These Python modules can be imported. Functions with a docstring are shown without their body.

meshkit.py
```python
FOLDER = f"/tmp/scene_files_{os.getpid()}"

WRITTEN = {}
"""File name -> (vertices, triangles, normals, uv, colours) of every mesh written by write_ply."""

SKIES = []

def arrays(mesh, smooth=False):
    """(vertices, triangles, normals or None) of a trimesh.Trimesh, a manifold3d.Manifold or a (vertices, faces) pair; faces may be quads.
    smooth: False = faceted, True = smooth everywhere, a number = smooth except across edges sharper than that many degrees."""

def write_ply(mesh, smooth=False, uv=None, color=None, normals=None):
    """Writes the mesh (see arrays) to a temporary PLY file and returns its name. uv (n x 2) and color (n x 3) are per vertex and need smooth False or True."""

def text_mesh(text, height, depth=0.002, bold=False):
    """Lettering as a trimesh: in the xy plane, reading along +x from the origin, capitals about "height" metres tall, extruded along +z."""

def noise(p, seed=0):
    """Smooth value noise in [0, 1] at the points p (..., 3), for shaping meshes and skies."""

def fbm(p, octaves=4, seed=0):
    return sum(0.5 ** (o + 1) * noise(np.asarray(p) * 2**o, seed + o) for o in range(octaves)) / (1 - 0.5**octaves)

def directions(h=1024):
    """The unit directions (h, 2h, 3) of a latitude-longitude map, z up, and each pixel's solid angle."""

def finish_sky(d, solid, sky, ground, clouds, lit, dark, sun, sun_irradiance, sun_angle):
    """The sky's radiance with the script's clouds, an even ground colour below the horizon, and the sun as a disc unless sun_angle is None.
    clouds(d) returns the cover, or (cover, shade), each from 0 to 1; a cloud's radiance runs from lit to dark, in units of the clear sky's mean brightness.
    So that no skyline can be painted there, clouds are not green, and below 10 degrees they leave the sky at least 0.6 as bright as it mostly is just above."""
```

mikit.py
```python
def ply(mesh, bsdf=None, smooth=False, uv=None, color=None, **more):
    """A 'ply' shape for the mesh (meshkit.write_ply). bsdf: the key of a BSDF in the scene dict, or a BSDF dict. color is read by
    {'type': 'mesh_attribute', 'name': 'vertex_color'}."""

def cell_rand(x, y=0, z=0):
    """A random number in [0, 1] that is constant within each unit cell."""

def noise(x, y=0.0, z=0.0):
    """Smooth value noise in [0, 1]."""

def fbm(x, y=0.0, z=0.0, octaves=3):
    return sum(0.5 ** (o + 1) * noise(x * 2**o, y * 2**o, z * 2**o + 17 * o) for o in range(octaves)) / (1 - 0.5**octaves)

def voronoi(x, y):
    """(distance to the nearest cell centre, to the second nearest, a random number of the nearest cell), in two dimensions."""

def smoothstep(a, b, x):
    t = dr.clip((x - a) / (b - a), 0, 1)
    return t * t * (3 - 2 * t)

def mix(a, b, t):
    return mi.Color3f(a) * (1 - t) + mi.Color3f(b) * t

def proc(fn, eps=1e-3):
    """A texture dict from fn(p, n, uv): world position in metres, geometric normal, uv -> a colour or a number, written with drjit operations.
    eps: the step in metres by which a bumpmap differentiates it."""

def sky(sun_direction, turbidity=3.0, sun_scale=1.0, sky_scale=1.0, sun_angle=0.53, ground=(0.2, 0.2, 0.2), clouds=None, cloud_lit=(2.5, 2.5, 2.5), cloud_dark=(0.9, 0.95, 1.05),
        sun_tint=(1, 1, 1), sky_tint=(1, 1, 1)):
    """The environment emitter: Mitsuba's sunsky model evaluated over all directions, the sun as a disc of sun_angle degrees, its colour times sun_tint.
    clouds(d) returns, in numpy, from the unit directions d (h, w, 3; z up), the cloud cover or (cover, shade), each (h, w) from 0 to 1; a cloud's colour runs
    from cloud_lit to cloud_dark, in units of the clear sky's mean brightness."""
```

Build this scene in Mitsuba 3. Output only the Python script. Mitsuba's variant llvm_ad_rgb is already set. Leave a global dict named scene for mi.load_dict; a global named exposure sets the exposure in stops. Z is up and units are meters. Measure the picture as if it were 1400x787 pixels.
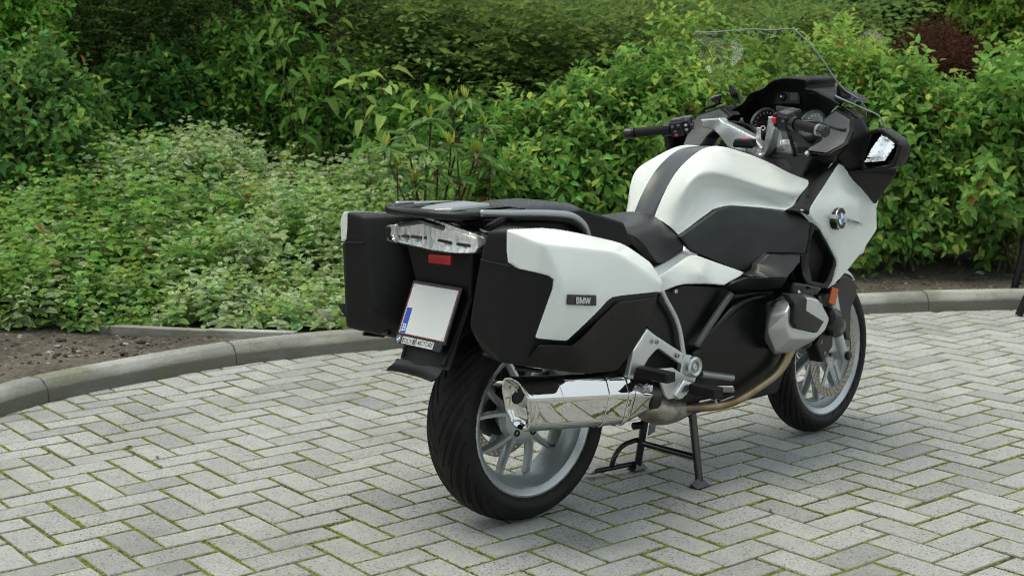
import math
import random

import drjit as dr
import manifold3d as m3
import mitsuba as mi
import numpy as np
import shapely
import shapely.geometry as sg
import trimesh
from scipy.interpolate import CubicSpline, PchipInterpolator, RBFInterpolator, RectBivariateSpline
from scipy.spatial import Delaunay

import meshkit
import mikit

T = mi.ScalarTransform4f
scene, labels = {}, {}
rng = np.random.default_rng(7)
random.seed(7)

# ------------------------------------------------------------------ camera, sky, exposure
EYE = np.array([-2.70345, -3.03749, 1.33366])
RIGHT = np.array([0.74825085, -0.66332646, -0.01089352])
UP = np.array([0.10988511, 0.10772653, 0.98808919])
AHEAD = np.array([0.65425219, 0.74053561, -0.15349617])
FOCAL = 1897.97
scene['camera'] = {
    'type': 'thinlens', 'fov': math.degrees(2 * math.atan(700 / FOCAL)), 'fov_axis': 'x',
    'to_world': T().look_at(origin=EYE.tolist(), target=(EYE + AHEAD).tolist(), up=UP.tolist()),
    'aperture_radius': 0.0048, 'focus_distance': 4.35, 'near_clip': 0.05, 'far_clip': 300.0,
}


def cloud_cover(d):
    n = meshkit.fbm(d * np.array([2.2, 2.2, 4.0]) + 3.1, 4, 5)
    return np.clip(0.86 + 0.3 * (n - 0.4), 0, 1), np.clip((n - 0.35) * 1.6, 0, 1) * 0.6


SUN = np.array([-0.22, 0.10, 0.97])
scene['sky'] = mikit.sky(SUN, turbidity=4, sun_scale=0.36, sun_angle=40, clouds=cloud_cover,
                         cloud_lit=(2.2, 2.42, 2.45), cloud_dark=(1.15, 1.27, 1.32), sun_tint=(0.94, 1.0, 0.99), ground=(0.12, 0.13, 0.09))
exposure = 2.1

# ------------------------------------------------------------------ materials


def rgb(r, g=None, b=None):
    return {'type': 'rgb', 'value': [r, r if g is None else g, r if b is None else b]}


def two(b):
    return {'type': 'twosided', 'bsdf': b}


def prin(c, rough=0.5, metal=0.0, coat=0.0, spec=0.5, **k):
    c = rgb(*c) if isinstance(c, (tuple, list)) else (rgb(c) if isinstance(c, (int, float)) else c)
    d = {'type': 'principled', 'base_color': c, 'roughness': rough, 'metallic': metal, 'specular': spec, **k}
    if coat:
        d |= {'clearcoat': coat, 'clearcoat_gloss': 0.95}
    return two(d)


def bump(b, fn, scale, eps=1e-3):
    inner = b['bsdf'] if b['type'] == 'twosided' else b
    return two({'type': 'bumpmap', 'arbitrary': mikit.proc(fn, eps=eps), 'scale': scale, 'bsdf': inner})


def leather(p, n, uv):
    return mikit.noise(p.x * 900, p.y * 900, p.z * 900)


def grime(a, b, f, lo=0.4, hi=0.7):
    def fn(p, n, uv):
        return mikit.mix(a, b, mikit.smoothstep(lo, hi, mikit.fbm(p.x * f, p.y * f, p.z * f, 4)))
    return mikit.proc(fn)


scene['white_paint'] = prin((0.65, 0.68, 0.665), 0.22, 0.0, 1.0, 0.6)
scene['grey_paint'] = prin(grime((0.026, 0.029, 0.031), (0.031, 0.034, 0.036), 9.0), 0.34, 0.45, 0.12)
scene['strip_paint'] = prin((0.10, 0.105, 0.11), 0.33, 0.75, 0.1)
scene['black_plastic'] = bump(prin((0.0058, 0.0060, 0.0063), 0.46, spec=0.26), leather, 0.00008)
scene['black_satin'] = prin((0.006, 0.0063, 0.007), 0.3, spec=0.36)
scene['black_gloss'] = prin((0.008, 0.008, 0.009), 0.15, 0.0, 0.6)
scene['pod_plastic'] = bump(prin((0.060, 0.064, 0.069), 0.5), leather, 0.00008)
scene['seat_vinyl'] = bump(prin((0.010, 0.0105, 0.012), 0.42, spec=0.5), leather, 0.0002)
scene['rubber'] = prin((0.007, 0.007, 0.007), 0.65, spec=0.3)
scene['tyre_rubber'] = prin(grime((0.0065, 0.0065, 0.0065), (0.012, 0.0118, 0.011), 14.0), 0.6, spec=0.26)
scene['silver'] = prin((0.58, 0.60, 0.61), 0.32, 0.8)
scene['silver_dark'] = prin((0.30, 0.315, 0.32), 0.36, 0.75)
scene['rim_silver'] = prin((0.43, 0.455, 0.47), 0.32, 0.75, 0.3)
scene['rail_silver'] = prin((0.34, 0.35, 0.37), 0.34, 0.7)
scene['steel'] = {'type': 'roughconductor', 'material': 'Cr', 'alpha': 0.16}
scene['steel'] = two(scene['steel'])
scene['chrome'] = two({'type': 'conductor', 'material': 'Al', 'specular_reflectance': rgb(0.74, 0.745, 0.74)})
scene['mirror'] = two({'type': 'conductor', 'material': 'Al'})
scene['disc_steel'] = prin((0.36, 0.34, 0.31), 0.34, 0.9)
scene['fork_gold'] = prin((0.42, 0.31, 0.16), 0.3, 0.8)


def heat(p, n, uv):
    t = mikit.fbm(p.x * 14, p.y * 14, p.z * 14, 3)
    a = mikit.mix((0.32, 0.26, 0.17), (0.22, 0.14, 0.07), mikit.smoothstep(0.35, 0.6, t))
    return mikit.mix(a, (0.12, 0.12, 0.17), mikit.smoothstep(0.62, 0.75, t))


scene['pipe_steel'] = prin(mikit.proc(heat), 0.28, 0.85)
scene['collector_steel'] = prin(grime((0.42, 0.40, 0.36), (0.24, 0.20, 0.14), 22.0), 0.3, 0.85)
scene['red_plastic'] = prin((0.35, 0.008, 0.012), 0.25, 0.0, 0.5)
scene['red_switch'] = prin((0.5, 0.02, 0.04), 0.3)
scene['amber'] = prin((0.55, 0.10, 0.01), 0.25, 0.0, 0.6)
scene['clear_plastic'] = {'type': 'thindielectric', 'int_ior': 1.49}
scene['screen_plastic'] = {'type': 'thindielectric', 'int_ior': 1.49, 'specular_transmittance': rgb(0.84, 0.87, 0.87)}
scene['edge_plastic'] = prin((0.25, 0.29, 0.31), 0.2)
scene['plate_white'] = prin((0.62, 0.64, 0.63), 0.4)
scene['plate_red'] = prin((0.20, 0.01, 0.02), 0.4)
scene['plate_blue'] = prin((0.01, 0.06, 0.42), 0.4)
scene['sticker_white'] = prin((0.66, 0.70, 0.70), 0.4)
scene['roundel_blue'] = prin((0.03, 0.16, 0.42), 0.2, 0.0, 0.8)
scene['roundel_white'] = prin((0.72, 0.74, 0.74), 0.2, 0.0, 0.8)
scene['dial_face'] = prin((0.02, 0.02, 0.022), 0.35)
scene['dial_mark'] = prin((0.55, 0.56, 0.55), 0.5)
scene['mesh_black'] = prin((0.004, 0.004, 0.004), 0.7)
scene['lamp_reflector'] = prin((0.88, 0.89, 0.88), 0.2, 0.6, 0.5)

# ------------------------------------------------------------------ mesh helpers


TAKEN = {}


def key_for(name):
    """The name, or the name with the next free number."""
    k = TAKEN.get(name, -1) + 1
    TAKEN[name] = k
    return f'{name}_{k:03d}' if k else name


def put(name, mesh, mat, smooth=30, **kw):
    key = key_for(name)
    scene[key] = mikit.ply(mesh, mat, smooth, **kw)
    return key


def tm(v, f):
    return trimesh.Trimesh(np.asarray(v, float), np.asarray(f), process=False)


def cat(*ms):
    return trimesh.util.concatenate([m if isinstance(m, trimesh.Trimesh) else man(m) for m in ms])


def man(m):
    g = m.to_mesh()
    return tm(g.vert_properties[:, :3], g.tri_verts)


def flipy(m):
    m = m if isinstance(m, trimesh.Trimesh) else man(m)
    v = np.array(m.vertices)
    v[:, 1] *= -1
    return tm(v, np.array(m.faces)[:, ::-1])


def hull(pts, r=0.0, seg=12):
    """Convex hull of points, edges rounded with radius r."""
    pts = np.asarray(pts, float)
    if r <= 0:
        return m3.Manifold.hull_points(pts)
    ball = trimesh.creation.icosphere(subdivisions=2, radius=r).vertices
    return m3.Manifold.hull_points((pts[:, None] + ball[None]).reshape(-1, 3))


def rbox(c, size, r=0.004, rot=None):
    s = np.array(size) / 2 - r
    p = np.array([[x, y, z] for x in (-1, 1) for y in (-1, 1) for z in (-1, 1)]) * s
    if rot is not None:
        p = p @ np.asarray(rot).T
    return man(hull(p + np.array(c), r))


def cr(pts, n=8, closed=False):
    """Smooth curve through the points."""
    p = np.asarray(pts, float)
    if closed:
        p = np.vstack([p, p[:1]])
    d = np.r_[0, np.cumsum(np.sqrt(np.linalg.norm(np.diff(p, axis=0), axis=1)))]
    s = CubicSpline(d, p, bc_type='periodic' if closed else 'natural')
    u = np.linspace(0, d[-1], n * (len(p) - 1) + 1)
    return s(u)[:-1] if closed else s(u)


def rings(secs, cap=True, closed=True):
    """Skin over sections of equal length."""
    s = np.asarray(secs, float)
    n, k = s.shape[:2]
    v = s.reshape(-1, 3)
    i, j = np.meshgrid(np.arange(n - 1), np.arange(k if closed else k - 1), indexing='ij')
    a, b = i * k + j, i * k + (j + 1) % k
    q = np.stack([a, b, b + k, a + k], -1).reshape(-1, 4)
    f = np.vstack([q[:, [0, 1, 2]], q[:, [0, 2, 3]]])
    if cap and closed:
        c0, c1 = len(v), len(v) + 1
        v = np.vstack([v, s[0].mean(0), s[-1].mean(0)])
        j = np.arange(k)
        f = np.vstack([f, np.stack([np.full(k, c0), (j + 1) % k, j], 1), np.stack([np.full(k, c1), (n - 1) * k + j, (n - 1) * k + (j + 1) % k], 1)])
    m = tm(v, f)
    if closed and cap and m.volume < 0:
        m.invert()
    return m


def frames(p):
    t = np.gradient(p, axis=0)
    t /= np.linalg.norm(t, axis=1, keepdims=True)
    a = np.cross(t[0], [0, 0, 1.0])
    if np.linalg.norm(a) < 0.2:
        a = np.cross(t[0], [1.0, 0, 0])
    out = []
    for ti in t:
        a = a - ti * (a @ ti)
        a /= np.linalg.norm(a)
        out.append(a)
    A = np.array(out)
    return t, A, np.cross(t, A)


def tube(pts, r, sides=14, n=6, smooth=True, squash=1.0):
    """Round bar along the points; r one number or one per point."""
    p = np.asarray(pts, float)
    rr = np.broadcast_to(np.asarray(r, float), (len(p),))
    if smooth and len(p) > 2:
        d = np.r_[0, np.cumsum(np.sqrt(np.linalg.norm(np.diff(p, axis=0), axis=1)))]
        u = np.linspace(0, d[-1], n * (len(p) - 1) + 1)
        p, rr = CubicSpline(d, p, bc_type='natural')(u), np.interp(u, d, rr)
    t, A, B = frames(p)
    an = np.arange(sides) * 2 * np.pi / sides
    s = p[:, None] + rr[:, None, None] * (np.cos(an)[None, :, None] * A[:, None] + squash * np.sin(an)[None, :, None] * B[:, None])
    return rings(s)


def rod(a, b, r, sides=18, ch=0.0015):
    """Straight cylinder with chamfered ends."""
    a, b = np.asarray(a, float), np.asarray(b, float)
    d = (b - a) / np.linalg.norm(b - a)
    ch = min(ch, r * 0.4)
    return tube([a, a + d * 1e-5, a + d * ch, b - d * ch, b - d * 1e-5, b], [max(r - ch, 1e-4)] * 2 + [r, r] + [max(r - ch, 1e-4)] * 2, sides, smooth=False)


def lathe(prof, centre, axis, n=64):
    """Revolve (radius, height) pairs about the axis through centre."""
    p = np.asarray(prof, float)
    axis = np.asarray(axis, float) / np.linalg.norm(axis)
    a = np.cross(axis, [0, 0, 1.0] if abs(axis[2]) < 0.9 else [1.0, 0, 0])
    a /= np.linalg.norm(a)
    b = np.cross(axis, a)
    t = np.arange(n) * 2 * np.pi / n
    s = np.asarray(centre) + p[:, None, :1] * (np.cos(t)[None, :, None] * a + np.sin(t)[None, :, None] * b) + p[:, None, 1:] * axis
    m = rings(s, cap=p[0, 0] > 1e-5 and False)
    return m


def closed_lathe(prof, centre, axis, n=64):
    p = list(prof) + [prof[0]]
    m = lathe(p, centre, axis, n)
    if m.volume < 0:
        m.invert()
    return m


def patch(grid, nu=40, nv=24, thick=0.004, out=None, ku=3, kv=3, thick_dir=None):
    """Smooth sheet through a grid of points, given a thickness on the side away from 'out'."""
    g = np.asarray(grid, float)
    def par(a):
        d = np.sqrt(np.linalg.norm(np.diff(a, axis=0), axis=-1)).mean(1)
        d = np.r_[0, np.cumsum(d)]
        return d / d[-1]
    u, v = par(g), par(g.transpose(1, 0, 2))
    U, V = np.linspace(0, 1, nu), np.linspace(0, 1, nv)
    s = np.stack([RectBivariateSpline(u, v, g[..., k], kx=min(ku, len(u) - 1), ky=min(kv, len(v) - 1), s=0)(U, V) for k in range(3)], -1)
    du, dv = np.gradient(s, axis=0), np.gradient(s, axis=1)
    n = np.cross(du, dv)
    n /= np.linalg.norm(n, axis=-1, keepdims=True) + 1e-12
    if out is not None and (n * np.asarray(out)).sum(-1).mean() < 0:
        n = -n
    if not thick:
        return rings(s, closed=False)
    back = s - n * thick
    k = nu * nv
    i, j = np.meshgrid(np.arange(nu - 1), np.arange(nv - 1), indexing='ij')
    a = (i * nv + j).ravel()
    q = np.stack([a, a + 1, a + nv + 1, a + nv], 1)
    edge = np.r_[np.arange(nv), np.arange(1, nu) * nv + nv - 1, (nu - 1) * nv + np.arange(nv - 2, -1, -1), np.arange(nu - 2, 0, -1) * nv]
    e2 = np.roll(edge, -1)
    f = np.vstack([q[:, [0, 1, 2]], q[:, [0, 2, 3]], k + q[:, [0, 2, 1]], k + q[:, [0, 3, 2]], np.stack([edge, edge + k, e2 + k], 1), np.stack([edge, e2 + k, e2], 1)])
    m = tm(np.vstack([s.reshape(-1, 3), back.reshape(-1, 3)]), f)
    m.fix_normals()
    return m


def panel(outline, inner=(), axis=1, sign=-1, thick=0.012, r=0.004, corner=0.0, step=0.013, hole=None, curve=(), smooth_rbf=1e-6, linear=False, off=0.0):
    """Body panel: an outline of 3D points seen along an axis, its depth a smooth surface through the outline and inner points,
    edges rolled inwards by radius r, walls of the given thickness. sign: which way along the axis is outside."""
    o = np.asarray(outline, float)
    keep = [k for k in range(3) if k != axis]
    ctrl = [o, (o + np.roll(o, -1, 0)) / 2]
    if len(inner):
        ctrl.append(np.asarray(inner, float))
    ctrl = np.vstack(ctrl)
    _, ui = np.unique(ctrl[:, keep].round(4), axis=0, return_index=True)
    ctrl = ctrl[np.sort(ui)]
    f = RBFInterpolator(ctrl[:, keep], ctrl[:, axis], kernel='linear' if linear else 'thin_plate_spline', smoothing=smooth_rbf)
    poly = sg.Polygon(o[:, keep], [np.asarray(hole)[:, keep]] if hole is not None else None).buffer(0)
    if corner:
        poly = poly.buffer(-corner).buffer(2 * corner).buffer(-corner)
    if poly.geom_type != 'Polygon':
        poly = max(poly.geoms, key=lambda g: g.area)

    def ring_pts(pl, st):
        out = []
        for g in (pl.geoms if hasattr(pl, 'geoms') else [pl]):
            for ln in [g.exterior, *g.interiors]:
                L = ln.length
                nn = max(8, int(L / st))
                base = np.array(ln.coords)[:-1]
                extra = np.array([ln.interpolate(t).coords[0] for t in np.linspace(0, L, nn, endpoint=False)])
                out.append(np.vstack([base, extra]))
        return np.vstack(out) if out else np.zeros((0, 2))

    bnd = []
    for ln in [poly.exterior, *poly.interiors]:
        c = np.array(sg.LineString(ln.coords).segmentize(0.006).coords)[:-1]
        bnd.append(c)
    P, E = [np.vstack(bnd)], [np.full(len(np.vstack(bnd)), r)]
    for fr in (0.12, 0.4, 0.75, 1.0):
        d = r * fr
        ip = poly.buffer(-d)
        if ip.is_empty:
            break
        rp = ring_pts(ip, 0.008)
        P.append(rp)
        E.append(np.full(len(rp), r * (1 - math.sqrt(max(0, 1 - (1 - fr) ** 2)))))
    ip = poly.buffer(-r * 1.0 - step * 0.4)
    if not ip.is_empty:
        x0, y0, x1, y1 = ip.bounds
        gx, gy = np.meshgrid(np.arange(x0, x1, step), np.arange(y0, y1, step))
        gp = np.stack([gx.ravel() + (np.round((gy.ravel() - y0) / step) % 2) * step / 2, gy.ravel()], 1)
        gp = gp[shapely.contains_xy(ip, gp[:, 0], gp[:, 1])]
        P.append(gp)
        E.append(np.zeros(len(gp)))
    P, E = np.vstack(P), np.concatenate(E)
    _, ui = np.unique(P.round(5), axis=0, return_index=True)
    ui = np.sort(ui)
    P, E = P[ui], E[ui]
    tri = Delaunay(P).simplices
    cen = P[tri].mean(1)
    a2 = np.abs(np.cross(P[tri[:, 1]] - P[tri[:, 0]], P[tri[:, 2]] - P[tri[:, 0]]))
    tri = tri[shapely.contains_xy(poly, cen[:, 0], cen[:, 1]) & (a2 > 1e-10)]
    dep = f(P) + off
    v = np.zeros((len(P), 3))
    v[:, keep] = P
    v[:, axis] = dep - sign * E
    k = len(v)
    back = v.copy()
    back[:, axis] = dep - sign * (thick + r)
    ed = np.sort(np.vstack([tri[:, [0, 1]], tri[:, [1, 2]], tri[:, [2, 0]]]), axis=1)
    ue, cnt = np.unique(ed, axis=0, return_counts=True)
    be = ue[cnt == 1]
    faces = np.vstack([tri, tri[:, ::-1] + k, np.stack([be[:, 0], be[:, 1], be[:, 1] + k], 1), np.stack([be[:, 0], be[:, 1] + k, be[:, 0] + k], 1)])
    m = tm(np.vstack([v, back]), faces)
    m.fix_normals()
    return m


def prism(poly, a, b, axis=1):
    """Extrude a polygon (in the two other coordinates) between depths a and b of the axis."""
    m = trimesh.creation.extrude_polygon(poly, abs(b - a), engine='earcut')
    v = np.array(m.vertices)
    keep = [k for k in range(3) if k != axis]
    w = np.zeros_like(v)
    w[:, keep] = v[:, :2]
    w[:, axis] = v[:, 2] + min(a, b)
    out = tm(w, np.array(m.faces))
    out.fix_normals()
    return out


def mani(m):
    return m3.Manifold(m3.Mesh(np.asarray(m.vertices, np.float32), np.asarray(m.faces, np.uint32)))


def bolt(c, axis, r=0.006, h=0.004):
    """Socket-head bolt."""
    return cat(lathe([(0, h * 0.4), (r * 0.45, h * 0.4), (r * 0.5, h), (r * 0.85, h), (r, h * 0.75), (r, 0)], c, axis, 14))


def rotz(m, ang, pivot):
    v = np.array(m.vertices) - pivot
    c, s = math.cos(ang), math.sin(ang)
    v = np.stack([c * v[:, 0] - s * v[:, 1], s * v[:, 0] + c * v[:, 1], v[:, 2]], 1) + pivot
    return tm(v, np.array(m.faces))


def soft(points, k=130.0, sub=5, grow=0.0):
    """Convex body with softly moulded edges: the smooth maximum of the hull's planes, reached outwards from its middle."""
    from scipy.spatial import ConvexHull
    p = np.asarray(points, float)
    h = ConvexHull(p)
    eq = np.unique(h.equations.round(3), axis=0)
    c = p[h.vertices].mean(0)
    sc = np.ptp(p, axis=0) / 2
    ico = trimesh.creation.icosphere(subdivisions=sub)
    d = ico.vertices * sc
    d /= np.linalg.norm(d, axis=1, keepdims=True)
    n, off = eq[:, :3], eq[:, 3] + eq[:, :3] @ c
    lo_, hi_ = np.zeros(len(d)), np.full(len(d), 2.0)
    nd = d @ n.T
    for _ in range(26):
        m_ = (lo_ + hi_) / 2
        g = nd * m_[:, None] + off - grow
        mx = g.max(1)
        f = mx + np.log(np.exp(k * (g - mx[:, None])).sum(1)) / k
        lo_, hi_ = np.where(f < 0, m_, lo_), np.where(f < 0, hi_, m_)
    return tm(c + d * lo_[:, None], ico.faces)


def swell(m, d):
    t = trimesh.Trimesh(m.vertices, m.faces, process=False)
    return tm(np.array(t.vertices) + np.array(t.vertex_normals) * d, t.faces)

# ------------------------------------------------------------------ the setting: paving, kerb, bed
KERB = cr([(-3.9, -1.2), (-3.0, 0.35), (-1.9, 1.55), (-1.15, 2.14), (-.655, 2.375), (-.416, 2.47), (.05, 2.555), (.507, 2.565), (.9, 2.50), (1.30, 2.375), (2.0, 2.10), (2.8, 1.75), (3.755, 1.30), (4.391, .84), (5.3, .05), (6.3, -1.0), (7.4, -2.4)], 24)
KL = sg.LineString(KERB)
LAWN = sg.Polygon(np.vstack([KERB, [(9, -3), (30, 10), (20, 40), (-20, 40), (-30, 5), (-8, -1.2)]]))   # all that lies behind the kerb
KERB_W, KERB_H = 0.115, 0.098


def behind(p):
    """Distance behind the kerb's front face (negative on the paving)."""
    p = np.atleast_2d(p)
    g = shapely.points(p[:, :2])
    d = shapely.distance(g, KL)
    return np.where(shapely.contains(LAWN, g), d, -d)


def ground(p):
    """Height of the planted bank."""
    p = np.atleast_2d(p)
    d = np.maximum(behind(p), 0)
    n = meshkit.fbm(np.c_[p[:, :2] * 0.8, np.zeros(len(p))], 4, 3) - 0.5
    t = np.maximum(d - 0.75, 0)
    return 0.075 + 0.155 * t + 0.022 * t * t * (t < 12) + np.minimum(d, 2.0) * n * 0.12


def concrete(base, speck, stain, scale=1.0):
    def fn(p, n, uv):
        a = mikit.fbm(p.x * 3.1, p.y * 3.1, p.z * 3.1, 4)
        b = mikit.noise(p.x * 210 * scale, p.y * 210 * scale, p.z * 210)
        c = mikit.fbm(p.x * 22 * scale + 7, p.y * 22 * scale, p.z * 22, 3)
        e = mikit.fbm(p.x * 330, p.y * 330, p.z * 330, 2)
        col = mikit.mix(stain, base, mikit.smoothstep(0.2, 0.5, a))
        col = mikit.mix(col, speck, 0.6 * mikit.smoothstep(0.68, 0.82, b))
        col = mikit.mix(col, stain, 0.35 * mikit.smoothstep(0.60, 0.80, c))
        return col * (0.66 + 0.68 * e)
    return mikit.proc(fn)


def pits(p, n, uv):
    a = mikit.fbm(p.x * 120, p.y * 120, p.z * 120, 3)
    b = mikit.smoothstep(0.66, 0.82, mikit.noise(p.x * 95, p.y * 95, p.z * 95))
    return a - 0.9 * b


TONES = [((0.324, 0.331, 0.321), (0.09, 0.092, 0.09), (0.270, 0.276, 0.265)), ((0.304, 0.311, 0.301), (0.085, 0.087, 0.084), (0.250, 0.256, 0.246)), ((0.340, 0.347, 0.336), (0.10, 0.102, 0.099), (0.288, 0.294, 0.283)), ((0.262, 0.269, 0.261), (0.075, 0.077, 0.075), (0.210, 0.216, 0.208))]
for i, (a, b, c) in enumerate(TONES):
    scene[f'paver_{i}'] = bump(prin(concrete(a, b, c), 0.85, spec=0.3), pits, 0.0024, 5e-4)


def kerb_col(p, n, uv):
    a = mikit.fbm(p.x * 4, p.y * 4, p.z * 9, 4)
    e = mikit.fbm(p.x * 240, p.y * 240, p.z * 240, 2)
    col = mikit.mix((0.21, 0.214, 0.196), (0.335, 0.34, 0.318), mikit.smoothstep(0.3, 0.7, a))
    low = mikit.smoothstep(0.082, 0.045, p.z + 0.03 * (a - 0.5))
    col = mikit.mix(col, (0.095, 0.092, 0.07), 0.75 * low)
    g = mikit.smoothstep(0.58, 0.72, mikit.fbm(p.x * 7 + 3, p.y * 7, p.z * 12, 3))
    col = mikit.mix(col, (0.13, 0.14, 0.06), 0.4 * g)
    return col * (0.72 + 0.55 * e)


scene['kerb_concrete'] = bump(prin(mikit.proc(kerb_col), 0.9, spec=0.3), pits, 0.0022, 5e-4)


def joint_col(p, n, uv):
    a = mikit.fbm(p.x * 2.3, p.y * 2.3, 1.0, 4)
    b = mikit.fbm(p.x * 38, p.y * 38, 2.0, 3)
    moss = mikit.smoothstep(0.36, 0.62, a * 0.55 + b * 0.5)
    col = mikit.mix((0.060, 0.050, 0.036), (0.034, 0.031, 0.026), b)
    col = mikit.mix(col, mikit.mix((0.085, 0.105, 0.024), (0.17, 0.19, 0.05), b), moss)
    far = mikit.smoothstep(9.0, 9.6, dr.sqrt(dr.square(p.x - 1.0) + dr.square(p.y + 1.0)))
    return mikit.mix(col, (0.27, 0.28, 0.25), far)


scene['joint_moss'] = bump(prin(mikit.proc(joint_col), 0.95, spec=0.2), lambda p, n, uv: mikit.fbm(p.x * 210, p.y * 210, 0, 3), 0.004, 1e-3)


def soil_col(p, n, uv):
    a = mikit.fbm(p.x * 3, p.y * 3, 0.5, 4)
    b = mikit.fbm(p.x * 55, p.y * 55, p.z * 55, 3)
    c = mikit.noise(p.x * 75, p.y * 75, p.z * 75)
    col = mikit.mix((0.050, 0.044, 0.036), (0.118, 0.106, 0.088), mikit.smoothstep(0.3, 0.7, 0.5 * a + 0.5 * b))
    return mikit.mix(col, (0.22, 0.19, 0.15), 0.7 * mikit.smoothstep(0.80, 0.88, c))


scene['soil'] = bump(prin(mikit.proc(soil_col), 0.95, spec=0.2), lambda p, n, uv: mikit.fbm(p.x * 60, p.y * 60, p.z * 60, 4), 0.012, 1e-3)

# base of the joints
base = sg.Polygon([(-22, -22), (22, -22), (22, 12), (-22, 12)])
m = trimesh.creation.extrude_polygon(base.difference(LAWN.buffer(-0.02)), 0.05, engine='earcut')
m.apply_translation([0, 0, -0.0543])
scene['pavement'] = mikit.ply(m, 'joint_moss')
labels['pavement'] = {'label': 'mossy sand bed of the herringbone block paving', 'kind': 'structure'}

# blocks in a herringbone, cut where they meet the kerb
PW, PYAW, PO = 0.11189, -0.0631, np.array([0.26103, -0.26966])
e1, e2 = np.array([math.cos(PYAW), math.sin(PYAW)]), np.array([math.sin(PYAW), -math.cos(PYAW)])
kerb_edge = LAWN.buffer(0.008)
prng = np.random.default_rng(3)


def project_area(c, poly):
    d = np.array([c[0], c[1], 0]) - EYE
    z = d @ AHEAD
    if z < 0.5:
        return None
    return 700 + FOCAL * (d @ RIGHT) / z, 393.5 - FOCAL * (d @ UP) / z, poly.area * (FOCAL / z) ** 2 * abs(d[2]) / np.linalg.norm(d)


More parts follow.
